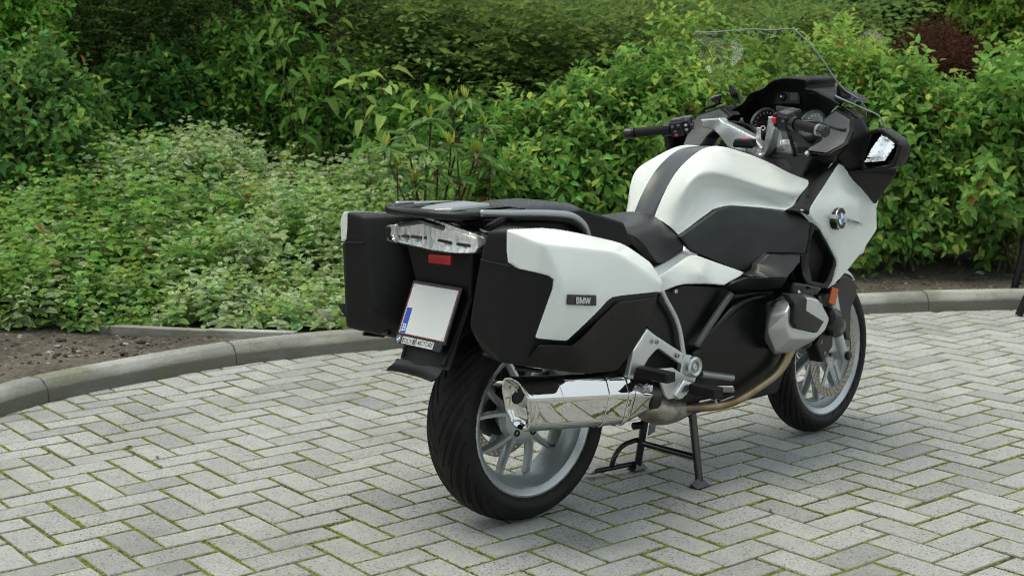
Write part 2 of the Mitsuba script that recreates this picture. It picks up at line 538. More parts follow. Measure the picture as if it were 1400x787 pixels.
blocks = []
for a in range(-110, 111):
    for b in range(-110, 111):
        k = (a + b) % 4
        if k == 0:
            r = (a, b, a + 1, b + 2)
        elif k == 2:
            r = (a, b, a + 2, b + 1)
        else:
            continue
        g = 0.0053 + prng.uniform(-0.0012, 0.0022)
        c = np.array([[r[0], r[1]], [r[2], r[1]], [r[2], r[3]], [r[0], r[3]]], float) * PW
        mid = c.mean(0)
        c = mid + (c - mid) * (1 - g / np.abs(c - mid).max(0))
        tw = prng.normal(0, 0.006)
        c = mid + (c - mid) @ np.array([[math.cos(tw), -math.sin(tw)], [math.sin(tw), math.cos(tw)]])
        c += prng.normal(0, 0.0009, 2)
        w = PO + c[:, :1] * e1 + c[:, 1:2] * e2
        ctr = w.mean(0)
        if not (-9 < ctr[0] < 11 and -11 < ctr[1] < 3.2):
            continue
        poly = sg.Polygon(w)
        if poly.intersects(kerb_edge):
            poly = poly.difference(kerb_edge)
            if poly.is_empty or poly.area < 0.002:
                continue
            if poly.geom_type != 'Polygon':
                poly = max(poly.geoms, key=lambda t: t.area)
        pa = project_area(ctr, poly)
        seen = pa is not None and -90 < pa[0] < 1490 and 380 < pa[1] < 860
        if not seen and np.linalg.norm(ctr - [1.0, -1.0]) > 9.2:
            continue
        blocks.append((poly, pa[2] if seen else 0.0, (pa[0], pa[1]) if seen else None))


def block_mesh(poly, fine=True):
    """Paving block: worn rounded arris, a little tilted, its top slightly uneven."""
    poly = sg.polygon.orient(poly.buffer(-0.002).buffer(0.002, 2).simplify(0.0004))
    out = np.array(poly.exterior.coords)[:-1]
    n = len(out)
    ctr = out.mean(0)
    tilt, h0 = np.clip(prng.normal(0, 0.005, 2), -.011, .011), np.clip(prng.normal(0, 0.0009), -.0016, .0016)
    lev = [(0.0, -0.045), (0.0, -0.0055), (0.0012, -0.0022), (0.0038, -0.0004), (0.0075, 0.0)] if fine else [(0.0, -0.03), (0.0, -0.004), (0.004, 0.0)]
    v = []
    for ins, z in lev:
        d = out - ctr
        s = np.maximum(np.abs(d).max(0), 1e-6)
        w = ctr + d * (1 - ins / np.linalg.norm(d, axis=1, keepdims=True) * 1.25)
        zz = z + h0 + (w - ctr) @ tilt + (prng.normal(0, 0.0005, n) if z > -0.01 else 0)
        v.append(np.c_[w, zz])
    m = rings(v, cap=False)
    vv, ff = np.array(m.vertices), list(np.array(m.faces))
    top = np.arange(n) + n * (len(lev) - 1)
    c = len(vv)
    vv = np.vstack([vv, [[*ctr, vv[top, 2].mean() + prng.normal(0, 0.0004)]]])
    ff += [[top[i], top[(i + 1) % n], c] for i in range(n)]
    r = tm(vv, ff)
    if (np.cross(vv[ff[-1][1]] - vv[ff[-1][0]], vv[ff[-1][2]] - vv[ff[-1][0]]))[2] < 0:
        r.invert()
    return r


inside = [i for i, b in enumerate(blocks) if b[2] is not None and -20 < b[2][0] < 1420 and b[2][1] < 800]
order = sorted(inside, key=lambda i: -blocks[i][1])
single = set(order[:300])
rest = [[] for _ in TONES]
for i, (poly, area, pp_) in enumerate(blocks):
    t = prng.choice(4, p=[0.42, 0.26, 0.2, 0.12])
    m = block_mesh(poly, pp_ is not None)
    if i in single:
        put('pavement__block', m, f'paver_{t}', 25)
    else:
        rest[t].append(m)
for t, ms in enumerate(rest):
    k = put('pavement__far_blocks', cat(*ms), f'paver_{t}', False)
    labels[k] = {'kind': 'stuff'}

# moss cushions along the joints
cush, ccol = [], []
for poly, area, pp_ in blocks:
    if pp_ is None:
        continue
    ln = poly.exterior
    nn = int(ln.length / 0.009)
    for t in prng.uniform(0, ln.length, nn):
        p = ln.interpolate(t).coords[0]
        w = meshkit.fbm(np.array([[p[0] * 2.3, p[1] * 2.3, 1.0]]), 4, 9)[0] * 0.6 + meshkit.noise(np.array([[p[0] * 14, p[1] * 14, 3.0]]), 4)[0] * 0.45
        if w > 0.405 + prng.uniform(-0.06, 0.10):
            cush.append((p[0], p[1], prng.uniform(0.0032, 0.0070)))
cush = np.array(cush)
an = np.arange(6) * np.pi / 3
unit = np.vstack([np.c_[np.cos(an), np.sin(an), np.full(6, -0.9)], np.c_[0.72 * np.cos(an + .5), 0.72 * np.sin(an + .5), np.full(6, 0.15)], [[0, 0, 0.5]]])
uf = np.vstack([[[i, (i + 1) % 6, 6 + i], [(i + 1) % 6, 6 + (i + 1) % 6, 6 + i], [6 + i, 6 + (i + 1) % 6, 12]] for i in range(6)])
N = len(cush)
jit = prng.normal(1, 0.22, (N, 13, 3))
v = unit[None] * jit * cush[:, None, 2:] * np.array([1.0, 1.0, 0.8]) + np.c_[cush[:, :2], np.full(N, -0.0033)][:, None]
f = (uf[None] + (np.arange(N) * 13)[:, None, None]).reshape(-1, 3)
c = np.array([0.155, 0.175, 0.045]) * prng.uniform(0.45, 1.5, (N, 1)) * np.array([1, 1, 1]) + prng.uniform(0, 0.035, (N, 1)) * np.array([1, .5, 0])
c = np.repeat(c[:, None], 13, 1).reshape(-1, 3)
scene['moss_bsdf'] = prin({'type': 'mesh_attribute', 'name': 'vertex_color'}, 0.95, spec=0.15)
scene['joint_moss_cushions'] = mikit.ply(tm(v.reshape(-1, 3), f), 'moss_bsdf', False, color=np.clip(c, 0.01, 1))
labels['joint_moss_cushions'] = {'label': 'yellow green moss growing in the joints of the paving', 'category': 'moss', 'kind': 'stuff'}

# kerb stones about a metre long, one after another along the curve
Lk = KL.length
s_joint = KL.project(sg.Point(-.416, 2.47))
stones = s_joint + 0.955 * np.arange(-6, 10)
for i in range(len(stones) - 1):
    a, b = stones[i] + 0.0045, stones[i + 1] - 0.0045
    if a < 0.05 or b > Lk - 0.05:
        continue
    t = np.linspace(a, b, 9)
    p = np.array([KL.interpolate(x).coords[0] for x in t])
    chord = p[0] + (p[-1] - p[0]) * np.linspace(0, 1, 9)[:, None]
    p = chord * 0.35 + p * 0.65
    d = np.gradient(p, axis=0)
    d /= np.linalg.norm(d, axis=1, keepdims=True)
    nrm = np.stack([-d[:, 1], d[:, 0]], 1)
    h = KERB_H + prng.normal(0, 0.002)
    prof = [(0, -.05), (0, h - .050), (.004, h - .040), (.030, h - .010), (.042, h - .003), (.10, h), (KERB_W - .008, h), (KERB_W, h - .008), (KERB_W, -.05)]
    pts = [[[*(p[j] + nrm[j] * u), z + 0.0] for u, z in prof] for j in range(9)]
    # chamfered ends
    first = [[*(p[0] + nrm[0] * (u * .97 + .002) - d[0] * .003), z - .003 * (z > 0)] for u, z in prof]
    last = [[*(p[-1] + nrm[-1] * (u * .97 + .002) + d[-1] * .003), z - .003 * (z > 0)] for u, z in prof]
    pts = np.array([first, *pts, last])
    if prng.uniform() < 0.6:
        e = prng.integers(1, 9)
        pts[e, 1:5, 2] -= prng.uniform(0.001, 0.005)
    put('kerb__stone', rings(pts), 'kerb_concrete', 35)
labels['kerb'] = {'label': 'curved kerb of weathered concrete stones round the paving', 'kind': 'structure'}

# planted bank behind the kerb
gx, gy = np.meshgrid(np.arange(-6, 15.01, 0.1), np.arange(-3.5, 19.01, 0.1), indexing='ij')
P = np.stack([gx.ravel(), gy.ravel()], 1)
inb = shapely.contains_xy(LAWN.buffer(-0.06), P[:, 0], P[:, 1])
edge_pts = np.array(KL.segmentize(0.05).coords)
dd = np.gradient(edge_pts, axis=0)
dd /= np.linalg.norm(dd, axis=1, keepdims=True)
edge_in = edge_pts + np.stack([-dd[:, 1], dd[:, 0]], 1) * 0.11
P = np.vstack([P[inb & (shapely.distance(shapely.points(P), KL) > 0.16)], edge_in])
tri = Delaunay(P).simplices
cenp = P[tri].mean(1)
tri = tri[shapely.contains_xy(LAWN.buffer(-0.10), cenp[:, 0], cenp[:, 1])]
far = np.linalg.norm(P - EYE[:2], axis=1)
z = ground(P) + (meshkit.fbm(np.c_[P * 9, np.zeros(len(P))], 3, 8) - 0.5) * 0.03
bm = tm(np.c_[P, z], tri)
if bm.face_normals[:, 2].mean() < 0:
    bm.invert()
scene['planting_bank'] = mikit.ply(bm, 'soil', True)
labels['planting_bank'] = {'label': 'dark soil of the planted bank rising behind the kerb', 'kind': 'structure'}
# narrow concrete edging between the bare soil and the ground cover
ed = np.array([(.22, 3.50), (.43, 3.20), (.60, 2.97), (.78, 2.73), (.88, 2.62)])
for k_, (a, b) in enumerate(((ed[0], ed[2]), (ed[2], ed[4]))):
    d = (b - a) / np.linalg.norm(b - a)
    n = np.array([-d[1], d[0]])
    z0, z1 = 0.100 + .006 * (1 - k_), 0.096
    put('bed_edging__slab', man(hull([[*(a + d * .003 + n * u), z] for u in (0, .05) for z in (.03, z0)] + [[*(b - d * .003 + n * u), z] for u in (0, .05) for z in (.03, z1)], 0.004)), 'kerb_concrete', 35)
labels['bed_edging'] = {'label': 'narrow concrete edging strip between bare soil and ground cover', 'category': 'edging'}

# crumbs, chips and dry leaves on the bare soil
pr_ = np.random.default_rng(11)
crumb, ccol = [], []
ico = trimesh.creation.icosphere(subdivisions=1)
for _ in range(5200):
    s = pr_.uniform(0, 1)
    if pr_.uniform() < 0.72:
        p = np.array([pr_.uniform(-1.6, 1.0), pr_.uniform(2.0, 4.6)])
    else:
        p = np.array([pr_.uniform(3.0, 6.0), pr_.uniform(0.2, 3.4)])
    d = behind(p)[0]
    if d < 0.14 or d > 1.7:
        continue
    crumb.append((*p, pr_.choice([0.004, 0.006, 0.009, 0.014], p=[.5, .33, .14, .03]) * pr_.uniform(.6, 1.4)))
    ccol.append(pr_.choice(4, p=[.5, .26, .14, .1]))
crumb = np.array(crumb)
zc = ground(crumb[:, :2])
cols = np.array([(0.048, 0.041, 0.033), (0.10, 0.088, 0.072), (0.23, 0.21, 0.185), (0.33, 0.32, 0.30)])[ccol]
N = len(crumb)
v = ico.vertices[None] * pr_.uniform(.55, 1.3, (N, 42, 1)) * (crumb[:, None, 2:] * np.stack([pr_.uniform(.8, 1.6, N), pr_.uniform(.8, 1.6, N), pr_.uniform(.3, .7, N)], 1)[:, None]) + np.c_[crumb[:, :2], zc + crumb[:, 2] * .3][:, None]
f = (ico.faces[None] + (np.arange(N) * 42)[:, None, None]).reshape(-1, 3)
scene['soil_crumbs'] = mikit.ply(tm(v.reshape(-1, 3), f), 'moss_bsdf', False, color=np.repeat(cols, 42, 0))
labels['soil_crumbs'] = {'label': 'crumbs, bark chips and little stones lying on bare soil', 'category': 'soil', 'kind': 'stuff'}

# ------------------------------------------------------------------ plants
LEAF8 = np.array([[0, 0, 0], [.30, 0, 0], [.68, 0, 0], [1, 0, 0], [.28, .5, 1], [.66, .40, 1], [.28, -.5, 1], [.66, -.40, 1]])
LF8 = np.array([[0, 1, 4], [1, 5, 4], [1, 2, 5], [2, 3, 5], [0, 6, 1], [1, 6, 7], [1, 7, 2], [2, 7, 3]])
LEAF4 = np.array([[0, 0, 0], [.5, .42, .6], [1, 0, 0], [.5, -.42, .6]])
LF4 = np.array([[0, 2, 1], [0, 3, 2]])


def unit(a):
    return a / (np.linalg.norm(a, axis=-1, keepdims=True) + 1e-12)


def leaves(pos, along, normal, length, width, fold=0.12, droop=0.15, col=None, edge=None, small=False, r=None):
    """All leaves of a plant: vertices, faces and vertex colours. width and fold in parts of the length; edge: colour of the leaf margin."""
    r = r or rng
    a = unit(along)
    n = unit(normal - a * (normal * a).sum(-1, keepdims=True))
    b = np.cross(n, a)
    S, F = (LEAF4, LF4) if small else (LEAF8, LF8)
    Lc = np.asarray(length)[:, None, None]
    W = np.broadcast_to(np.asarray(width, float), (len(pos),))[:, None, None]
    x, y, zf = S[None, :, :1], S[None, :, 1:2], S[None, :, 2:]
    h = zf * fold * np.abs(y) * 2 - droop * x * x * np.asarray(r.uniform(.3, 1.6, len(pos)))[:, None, None]
    v = pos[:, None] + Lc * (x * a[:, None] + y * W * b[:, None] + h * n[:, None])
    k = len(S)
    f = (F[None] + (np.arange(len(pos)) * k)[:, None, None]).reshape(-1, 3)
    c = np.repeat(col[:, None], k, 1)
    if edge is not None:
        e = (np.abs(S[:, 1]) > 0.1)[None, :, None]
        c = np.where(e, edge[:, None], c)
    return v.reshape(-1, 3), f, c.reshape(-1, 3)


scene['leaf'] = {'type': 'principledthin', 'base_color': {'type': 'mesh_attribute', 'name': 'vertex_color'}, 'roughness': 0.42, 'diff_trans': 0.9, 'eta': 1.45}
scene['glossy_leaf'] = {'type': 'principledthin', 'base_color': {'type': 'mesh_attribute', 'name': 'vertex_color'}, 'roughness': 0.26, 'diff_trans': 0.8, 'eta': 1.5}
scene['bark'] = prin(grime((0.12, 0.09, 0.06), (0.22, 0.18, 0.125), 30.0), 0.9, spec=0.2)
scene['dark_bark'] = prin(grime((0.03, 0.024, 0.018), (0.07, 0.055, 0.04), 30.0), 0.9, spec=0.2)
scene['red_bark'] = prin((0.075, 0.042, 0.026), 0.8)


def shades(n, base, spread=0.25, hue=0.12, r=None, pale=0.0, pale_col=(0.25, 0.30, 0.05)):
    """Leaf colours about a base colour, each leaf its own."""
    r = r or rng
    c = np.array(base)[None] * np.exp(r.normal(0, spread, (n, 1)))
    c = c * np.array([1, 1, 1]) * np.exp(r.normal(0, hue, (n, 3)) * np.array([1, .3, 1]))
    w = (r.uniform(0, 1, (n, 1)) < pale) * r.uniform(.3, 1, (n, 1))
    c = np.where(r.uniform(0, 1, (n, 1)) < .008, np.array([.26, .12, .05]), c)   # a withered leaf here and there
    return np.clip(c * (1 - w) + np.array(pale_col) * w, 0.004, 0.6)


def shrub(name, label, category, group, at, size, shoots, per, leaf, width, base, gloss=False, spread=0.25, pale=0.1, pale_col=(0.22, 0.27, 0.05), seed=1, small=False, stems=5, stem_r=0.008,
          shell=0.5, lean=(0, 0), flat=0.0, upright=0.35, lump=0.35, shoot_len=3.0, bark='bark', fold=0.15, low=-0.25, edge=None, spray=False, floor=0.03):
    """A shrub: stems from the ground, and leafy shoots spread through an uneven crown. size: half widths and height."""
    r = np.random.default_rng(seed)
    at = np.array(at, float)
    gz = ground(at[None])[0]
    rx, ry, hz = size
    # directions over the upper part of a ball, radius made lumpy
    d = unit(r.normal(0, 1, (shoots * 2, 3)))
    d = d[d[:, 2] > low][:shoots]
    n = len(d)
    lumps = 1 + lump * (meshkit.fbm(d * 2.3 + seed * 7.7, 3, seed) - 0.5) * 2
    rad = (shell + (1 - shell) * r.uniform(0, 1, n) ** 0.6) * lumps
    mid = np.array([at[0] + lean[0], at[1] + lean[1], gz + hz * 0.5])
    tip = mid + d * rad[:, None] * np.array([rx, ry, hz * 0.5])
    tip[:, 2] = np.maximum(tip[:, 2], ground(tip) + floor + 0.0)
    out = unit(d * np.array([1, 1, .6]) + np.array([0, 0, upright]) + r.normal(0, .35, (n, 3)))
    if spray:
        out = unit(out * np.array([1, 1, .2]) + np.array([0, 0, -.15]))
    k = n * per
    idx = np.repeat(np.arange(n), per)
    j = np.tile(np.arange(per), n)
    back = (j / per)[:, None] * leaf * shoot_len
    pos = tip[idx] - out[idx] * back + r.normal(0, leaf * .08, (k, 3))
    ang = j * 2.4 + r.uniform(0, 6.28, n)[idx]
    u = unit(np.cross(out, [0.1, 0.2, 1.0]))
    w = np.cross(out, u)
    side = u[idx] * np.cos(ang)[:, None] + w[idx] * np.sin(ang)[:, None]
    al = unit(side + out[idx] * (0.35 + 0.5 * (1 - j / per))[:, None] + r.normal(0, .25, (k, 3)) - np.array([0, 0, .12]))
    nr = unit(out[idx] * 0.7 + np.array([0, 0, .75 - flat]) + r.normal(0, .38, (k, 3)) + d[idx] * .35)
    ln = leaf * r.uniform(.6, 1.25, k) * (0.72 + 0.28 * np.minimum(1, j / 3))
    young = (j < 2)
    col = shades(k, base, spread, r=r)
    pw = (young & (r.uniform(0, 1, n)[idx] < pale))[:, None] * r.uniform(.4, 1, (k, 1))
    col = np.clip(col * (1 - pw) + np.array(pale_col) * pw, .004, .6)
    ed = None
    if edge is not None:
        has = (r.uniform(0, 1, k) < 0.7)[:, None]
        ed = np.where(has, np.array(edge)[None] * r.uniform(.55, 1.15, (k, 1)), col)
    v, f, c = leaves(pos, al, nr, ln, width * r.uniform(.8, 1.2, k), fold, 0.18, col, ed, small, r)
    key = key_for(name)
    labels[key] = {'label': label, 'category': category}
    if group:
        labels[key]['group'] = group
    scene[key + '__crown'] = mikit.ply(tm(v, f), 'glossy_leaf' if gloss else 'leaf', False, color=c)
    labels[key + '__crown'] = {'kind': 'stuff'}
    for s in range(stems):
        tgt = tip[r.integers(n)]
        b0 = np.array([*(at + r.normal(0, .18, 2) * np.array([rx, ry])), 0])
        b0[2] = ground(b0[None])[0] - 0.03
        m1 = b0 * .6 + tgt * .4 + [*r.normal(0, .05, 2), 0.1]
        put(key + '__stem', tube([b0, m1, tgt * .85 + m1 * .15, tgt], [stem_r, stem_r * .8, stem_r * .5, stem_r * .25], 7, 4), bark, True)
    return key


# variegated ground cover on the bank, left of the motorcycle
gr = np.random.default_rng(21)


def cover(n, region, length, width, base, edge, h0, h1, seed, var=0.7, key='ground_cover', label='', pale=0.1, per=9, pale_col=(.34, .46, .08)):
    """Ground cover of upright and sprawling shoots, each with whorls of small leaves."""
    r = np.random.default_rng(seed)
    poly = sg.Polygon(region)
    x0, y0, x1, y1 = poly.bounds
    m = n // per
    p = np.stack([r.uniform(x0, x1, m * 4), r.uniform(y0, y1, m * 4)], 1)
    p = p[shapely.contains_xy(poly, p[:, 0], p[:, 1])][:m]
    m = len(p)
    lump = meshkit.fbm(np.c_[p * 1.7, np.zeros(m)], 3, seed)
    fine = meshkit.noise(np.c_[p * 5, np.zeros(m)], seed + 1)
    ed = np.clip(shapely.distance(shapely.points(p), poly.exterior) / 0.45, 0, 1)
    top = (h0 + (h1 - h0) * np.clip(0.75 * (lump - .25) / .5 + .35 * fine, 0, 1.2)) * (0.3 + 0.7 * ed ** .7) * r.uniform(.72, 1.22, m)
    idx, j = np.repeat(np.arange(m), per), np.tile(np.arange(per), m)
    n = m * per
    leanv = np.stack([r.normal(-.12, .35, m), r.normal(-.14, .35, m)], 1)
    down = (j // 2) * length * r.uniform(.55, .95, m)[idx]
    z = np.maximum(top[idx] - down, 0.015)
    xy = p[idx] + leanv[idx] * (z - top[idx] * .3)[:, None] + r.normal(0, .008, (n, 2))
    ang = r.uniform(0, 6.28, m)[idx] + (j // 2) * 1.57 + (j % 2) * np.pi + r.normal(0, .25, n)
    tipness = np.exp(-down / (length * 1.2))
    al = np.stack([np.cos(ang), np.sin(ang), .55 * tipness - .12 + r.normal(0, .2, n)], 1)
    nr = np.stack([-.3 * np.cos(ang) * tipness + r.normal(-.38, .36, n), -.3 * np.sin(ang) * tipness + r.normal(-.42, .36, n), np.ones(n)], 1)
    ln = length * (1.1 - .5 * tipness) * r.uniform(.7, 1.25, n)
    col = shades(m, base, .22, r=r)[idx] * np.exp(r.normal(0, .12, (n, 1)))
    lime = (tipness * r.uniform(0, 1, m)[idx] * (r.uniform(0, 1, m) < pale)[idx])[:, None]
    col = np.clip(col * (1 - lime) + np.array(pale_col) * lime, .004, .8)
    has = (r.uniform(0, 1, m) < var * np.clip((meshkit.fbm(np.c_[p * 1.1, np.ones(m)], 3, seed + 5) - .3) * 4.5, .2, 1))[idx][:, None]
    e = np.where(has, np.array(edge)[None] * r.uniform(.6, 1.08, (n, 1)), col)
    v, f, c = leaves(np.c_[xy, ground(p)[idx] + .02 + z], al, nr, ln, width * r.uniform(.8, 1.2, n), .16, .2, col, e, False, r)
    scene[key] = mikit.ply(tm(v, f), 'leaf', False, color=c)
    labels[key] = {'label': label, 'category': 'ground cover', 'kind': 'stuff'}


cover(64000, [(-0.275, 3.763), (0.063, 3.531), (0.482, 3.293), (0.807, 2.938), (1.057, 2.609), (1.393, 2.351), (1.931, 2.208), (2.429, 2.301), (3.669, 3.876), (3.487, 5.106), (2.643, 6.388), (0.994, 7.316)], 0.060, 0.60, (0.280, 0.440, 0.145), (0.82, 0.88, 0.64), 0.12, 0.50, 5,
      key='variegated_ground_cover', label='cream edged ground cover leaves spilling down the bank to the edging', var=.72, pale=.3)
cover(16000, [(-0.257, 3.814), (0.271, 3.413), (1.013, 3.289), (1.71, 3.741), (2.442, 5.231), (0.776, 6.707)], 0.068, 0.52, (0.220, 0.400, 0.105), (0.36, 0.52, 0.22), 0.16, 0.60, 8, key='green_ground_cover', label='plain green leafy weeds mixed into the left of the bank', var=0.1, pale=.4)

cover(62000, [(0.733, 7.013), (2.562, 5.926), (3.305, 4.866), (3.674, 3.737), (4.977, 2.983), (7.202, 4.485), (5.639, 6.405), (4.91, 8.922), (2.205, 11.32), (-2.328, 12.666), (-2.762, 6.636), (-1.326, 4.561), (-0.109, 4.551)], 0.100, 0.50, (0.120, 0.215, 0.060), (0.14, 0.24, 0.07), 0.25, 0.85, 13, key='bank_undergrowth', label='dark green undergrowth on the bank between and behind the shrubs', var=0.0, pale=.15, pale_col=(.2, .3, .06))


def arching_shrub(name, label, group, at, reach, height, branches, leaf, base, seed, pale=.15, pale_col=(.3, .38, .09)):
    """A shrub of long arching branches, side twigs set with small leaves in two ranks."""
    r = np.random.default_rng(seed)
    at = np.array(at, float)
    gz = ground(at[None])[0]
    P, A, Nn, Ln, C = [], [], [], [], []
    key = key_for(name)
    labels[key] = {'label': label, 'category': 'shrub', 'group': group}
    for b in range(branches):
        az = r.uniform(0, 6.28)
        out = np.array([math.cos(az), math.sin(az), 0])
        R, H = reach * r.uniform(.25, 1.1), height * r.uniform(.55, 1.1)
        t = np.linspace(0, 1, 15)
        bend = r.uniform(.9, 2.1)
        pts = np.array([*at, gz]) + out * (R * t ** 1.35)[:, None] + np.array([0, 0, 1.0]) * (H * (np.sin(np.minimum(t * bend, 2.4))))[:, None] + np.cumsum(r.normal(0, .018, (15, 3)), 0)
        if b < 10:
            put(key + '__stem', tube(pts[::2], np.linspace(.011, .003, 8), 6, 2), 'dark_bark', True)
        tone = np.array(base) * math.exp(r.normal(0, .3))
        for k in range(4, 15):
            for s_ in (-1, 1):
                if r.uniform() < .25:
                    continue
                d0 = unit(pts[min(k, 14)] - pts[k - 1])
                side = unit(np.cross(d0, [0, 0, 1.0]) * s_ + d0 * .7 + r.normal(0, .25, 3) + [0, 0, -.12])
                m_ = r.integers(9, 17)
                u = np.arange(m_)
                tl = leaf * .55 * m_
                q_ = pts[k] + side * (u[:, None] / m_ * tl) - np.array([0, 0, .25]) * (u[:, None] / m_) ** 2 * tl
                sd = np.cross(side, [0, 0, 1.0])
                sd /= np.linalg.norm(sd) + 1e-9
                P.append(q_)
                A.append(side * .55 + sd * np.where(u % 2 == 0, 1, -1)[:, None] + r.normal(0, .25, (m_, 3)))
                Nn.append(np.array([-.3, -.35, .8]) + r.normal(0, .6, (m_, 3)))
                Ln.append(leaf * r.uniform(.65, 1.25, m_))
                cc = tone[None] * np.exp(r.normal(0, .2, (m_, 1)))
                if r.uniform() < pale:
                    w = (u / m_)[:, None] * .8
                    cc = cc * (1 - w) + np.array(pale_col) * w
                C.append(cc)
    P, A, Nn, Ln, C = np.vstack(P), np.vstack(A), np.vstack(Nn), np.concatenate(Ln), np.clip(np.vstack(C), .004, .7)
    v, f, c = leaves(P, A, Nn, Ln, .5, .1, .1, C, None, True, r)
    scene[key + '__crown'] = mikit.ply(tm(v, f), 'leaf', False, color=c)
    labels[key + '__crown'] = {'kind': 'stuff'}


# shrubs: the leafy hedge behind the motorcycle, from left to right
HEDGE = 'broad leaved shrubs of the hedge behind the motorcycle'
LAUREL = (0.205, 0.380, 0.092)
hedge = [(2.543, 2.869, .48, .40, 1.02, 'lowest broad leaved hedge shrub, beside the leggy rhododendron'),
         (2.877, 2.706, .50, .42, 1.28, 'broad leaved hedge shrub rising above the pillion seat'),
         (3.218, 2.537, .48, .42, 1.42, 'broad leaved hedge shrub behind the left handlebar grip'),
         (3.626, 2.443, .50, .42, 1.48, 'broad leaved hedge shrub left of the windscreen'),
         (4.16, 2.37, .55, .45, 1.42, 'yellow topped hedge shrub seen through the windscreen'),
         (4.566, 2.144, .55, .45, 1.50, 'hedge shrub just right of the windscreen edge'),
         (4.771, 1.829, .55, .45, 1.42, 'hedge shrub right of the fairing mirror, under the brown bush'),
         (5.149, 1.628, .55, .45, 1.22, 'hedge shrub above the gap with dry leaf litter'),
         (5.237, 1.283, .55, .45, 1.42, 'hedge shrub at the right edge of the picture')]
for i, (gx_, gy_, rx, ry, hz, lab) in enumerate(hedge):
    tone = LAUREL if i < 3 or i > 5 else (0.285, 0.450, 0.100)
    shrub('hedge_shrub', lab, 'shrub', HEDGE, (gx_, gy_), (rx, ry, hz), 1150 if i % 3 else 800, 8, (0.062, .074, .066, .058, .06, .064, .078, .068, .085)[i], 0.52, tone, gloss=True, seed=40 + i, pale=.4 if 2 < i < 7 else .22, pale_col=(0.52, 0.60, 0.14), stems=9, stem_r=.009, shell=.40, lump=.75, low=-0.85, upright=.5)
# small leaved dark shrubs on the bank above
COT = 'dark small leaved shrubs on the bank'
for i, (gx_, gy_, rx, ry, hz, lab) in enumerate([(1.749, 6.379, 1.05, .8, 1.9, 'dark small leaved shrub in the upper left, beside the bright leaves'), (2.391, 5.944, 1.1, .8, 2.0, 'darkest small leaved shrub with drooping sprays, left of the tall sapling'),
                                                (3.214, 5.749, 1.1, .8, 1.9, 'dark small leaved shrub behind the tall sapling'), (3.751, 5.006, 1.0, .8, 1.25, 'rounded grey green small leaved shrub above the rhododendron'),
                                                (4.367, 4.593, 1.0, .8, 1.15, 'small leaved shrub above the hedge, centre of the picture'), (5.507, 4.651, 1.0, .8, 1.0, 'small leaved shrub above the handlebar'),
                                                (6.598, 4.486, 1.0, .8, .95, 'small leaved shrub behind the windscreen')]):
    arching_shrub('cotoneaster_shrub', lab, COT, (gx_, gy_), rx * 1.25, hz * 1.02, 150 if i < 3 else 80, .036 if i < 3 else .072, (0.085, 0.145, 0.045) if i < 3 else (0.140, 0.225, 0.070), 70 + i, pale=.18 if i < 3 else .4)
# bright broad leaves at the left edge
for i, (gx_, gy_, rx, ry, hz, tone, lab) in enumerate([(0.736, 5.941, .55, .5, 2.1, (0.20, 0.42, 0.07), 'bright green leafy shrub in the top left corner'), (0.632, 5.097, .50, .5, 1.15, (0.150, 0.290, 0.085), 'dark green glossy shrub at the left edge above the ground cover'), (1.723, 5.6, .6, .45, .95, (0.085, 0.20, 0.055), 'ferny dark green undergrowth under the drooping shrub'), (2.457, 5.351, .6, .5, 1.25, (0.16, 0.32, 0.075), 'mid green leafy shrub at the foot of the tall saplings'), (2.782, 4.929, .6, .5, 1.05, (0.17, 0.33, 0.075), 'leafy shrub between the saplings and the rhododendron'), (3.025, 4.179, .6, .5, .95, (0.14, 0.29, 0.065), 'leafy undergrowth right behind the rhododendron'), (5.149, 6.438, .8, .6, .95, (0.15, 0.28, 0.065), 'mid green leafy shrub at the top edge, above the rounded small leaved shrub'), (6.016, 5.937, .8, .6, .85, (0.20, 0.33, 0.075), 'yellow green leafy shrub at the top edge, above the hedge in the centre'), (6.932, 5.526, .8, .6, .75, (0.17, 0.30, 0.07), 'leafy shrub at the top edge just left of the windscreen'), (7.77, 4.917, .9, .6, .65, (0.22, 0.34, 0.08), 'low pale green shrub at the top edge right of the windscreen')]):
    shrub('leafy_shrub', lab, 'shrub', None, (gx_, gy_), (rx, ry, hz), 900, 8, 0.075, 0.5, tone, seed=90 + i, pale=.25, pale_col=(0.34, 0.48, 0.09), stems=5, shell=.45, lump=.5, low=-.8, gloss=i == 1)
# grassy slope and trees at the top right
for i, (gx_, gy_, rx, ry, hz, n, leaf, tone, pal, lab) in enumerate([(8.925, 4.294, 1.2, .9, 1.5, 1500, .10, (0.07, 0.14, 0.04), .1, 'dark evergreen shrub in the top right behind the brown bush'), (8.064, 2.919, .65, .6, 1.9, 1000, .075, (0.18, 0.32, 0.06), .4, 'light green leafy young tree in the top right corner')]):
    shrub('bank_tree', lab, 'tree', None, (gx_, gy_), (rx, ry, hz), n, 8, leaf, 0.45, tone, seed=120 + i, pale=pal, pale_col=(0.22, 0.28, 0.05), stems=4, stem_r=.02, shell=.4, lump=.5, low=-.7)
shrub('brown_conifer', 'reddish brown dried conifer bush above the right hedge', 'shrub', None, (7.496, 3.155), (.80, .5, 1.0), 6500, 5, .060, .18, (0.125, 0.060, 0.044), seed=140, pale=0, small=True, stems=6, stem_r=.008, shell=.5, lump=.25, low=-.5, upright=1.2, spread=.3, bark='dark_bark', shoot_len=2.5)
key_b = 'bank_boulder'
bo = trimesh.creation.icosphere(subdivisions=3)
vb = bo.vertices * (1 + .5 * (meshkit.fbm(bo.vertices * 1.5 + 5, 3, 4) - .5)[:, None]) * np.array([.16, .14, .17])
bp = np.array((7.204, 3.681))
scene['pale_stone'] = prin(grime((0.42, 0.42, 0.41), (0.30, 0.31, 0.31), 9.0), 0.9)
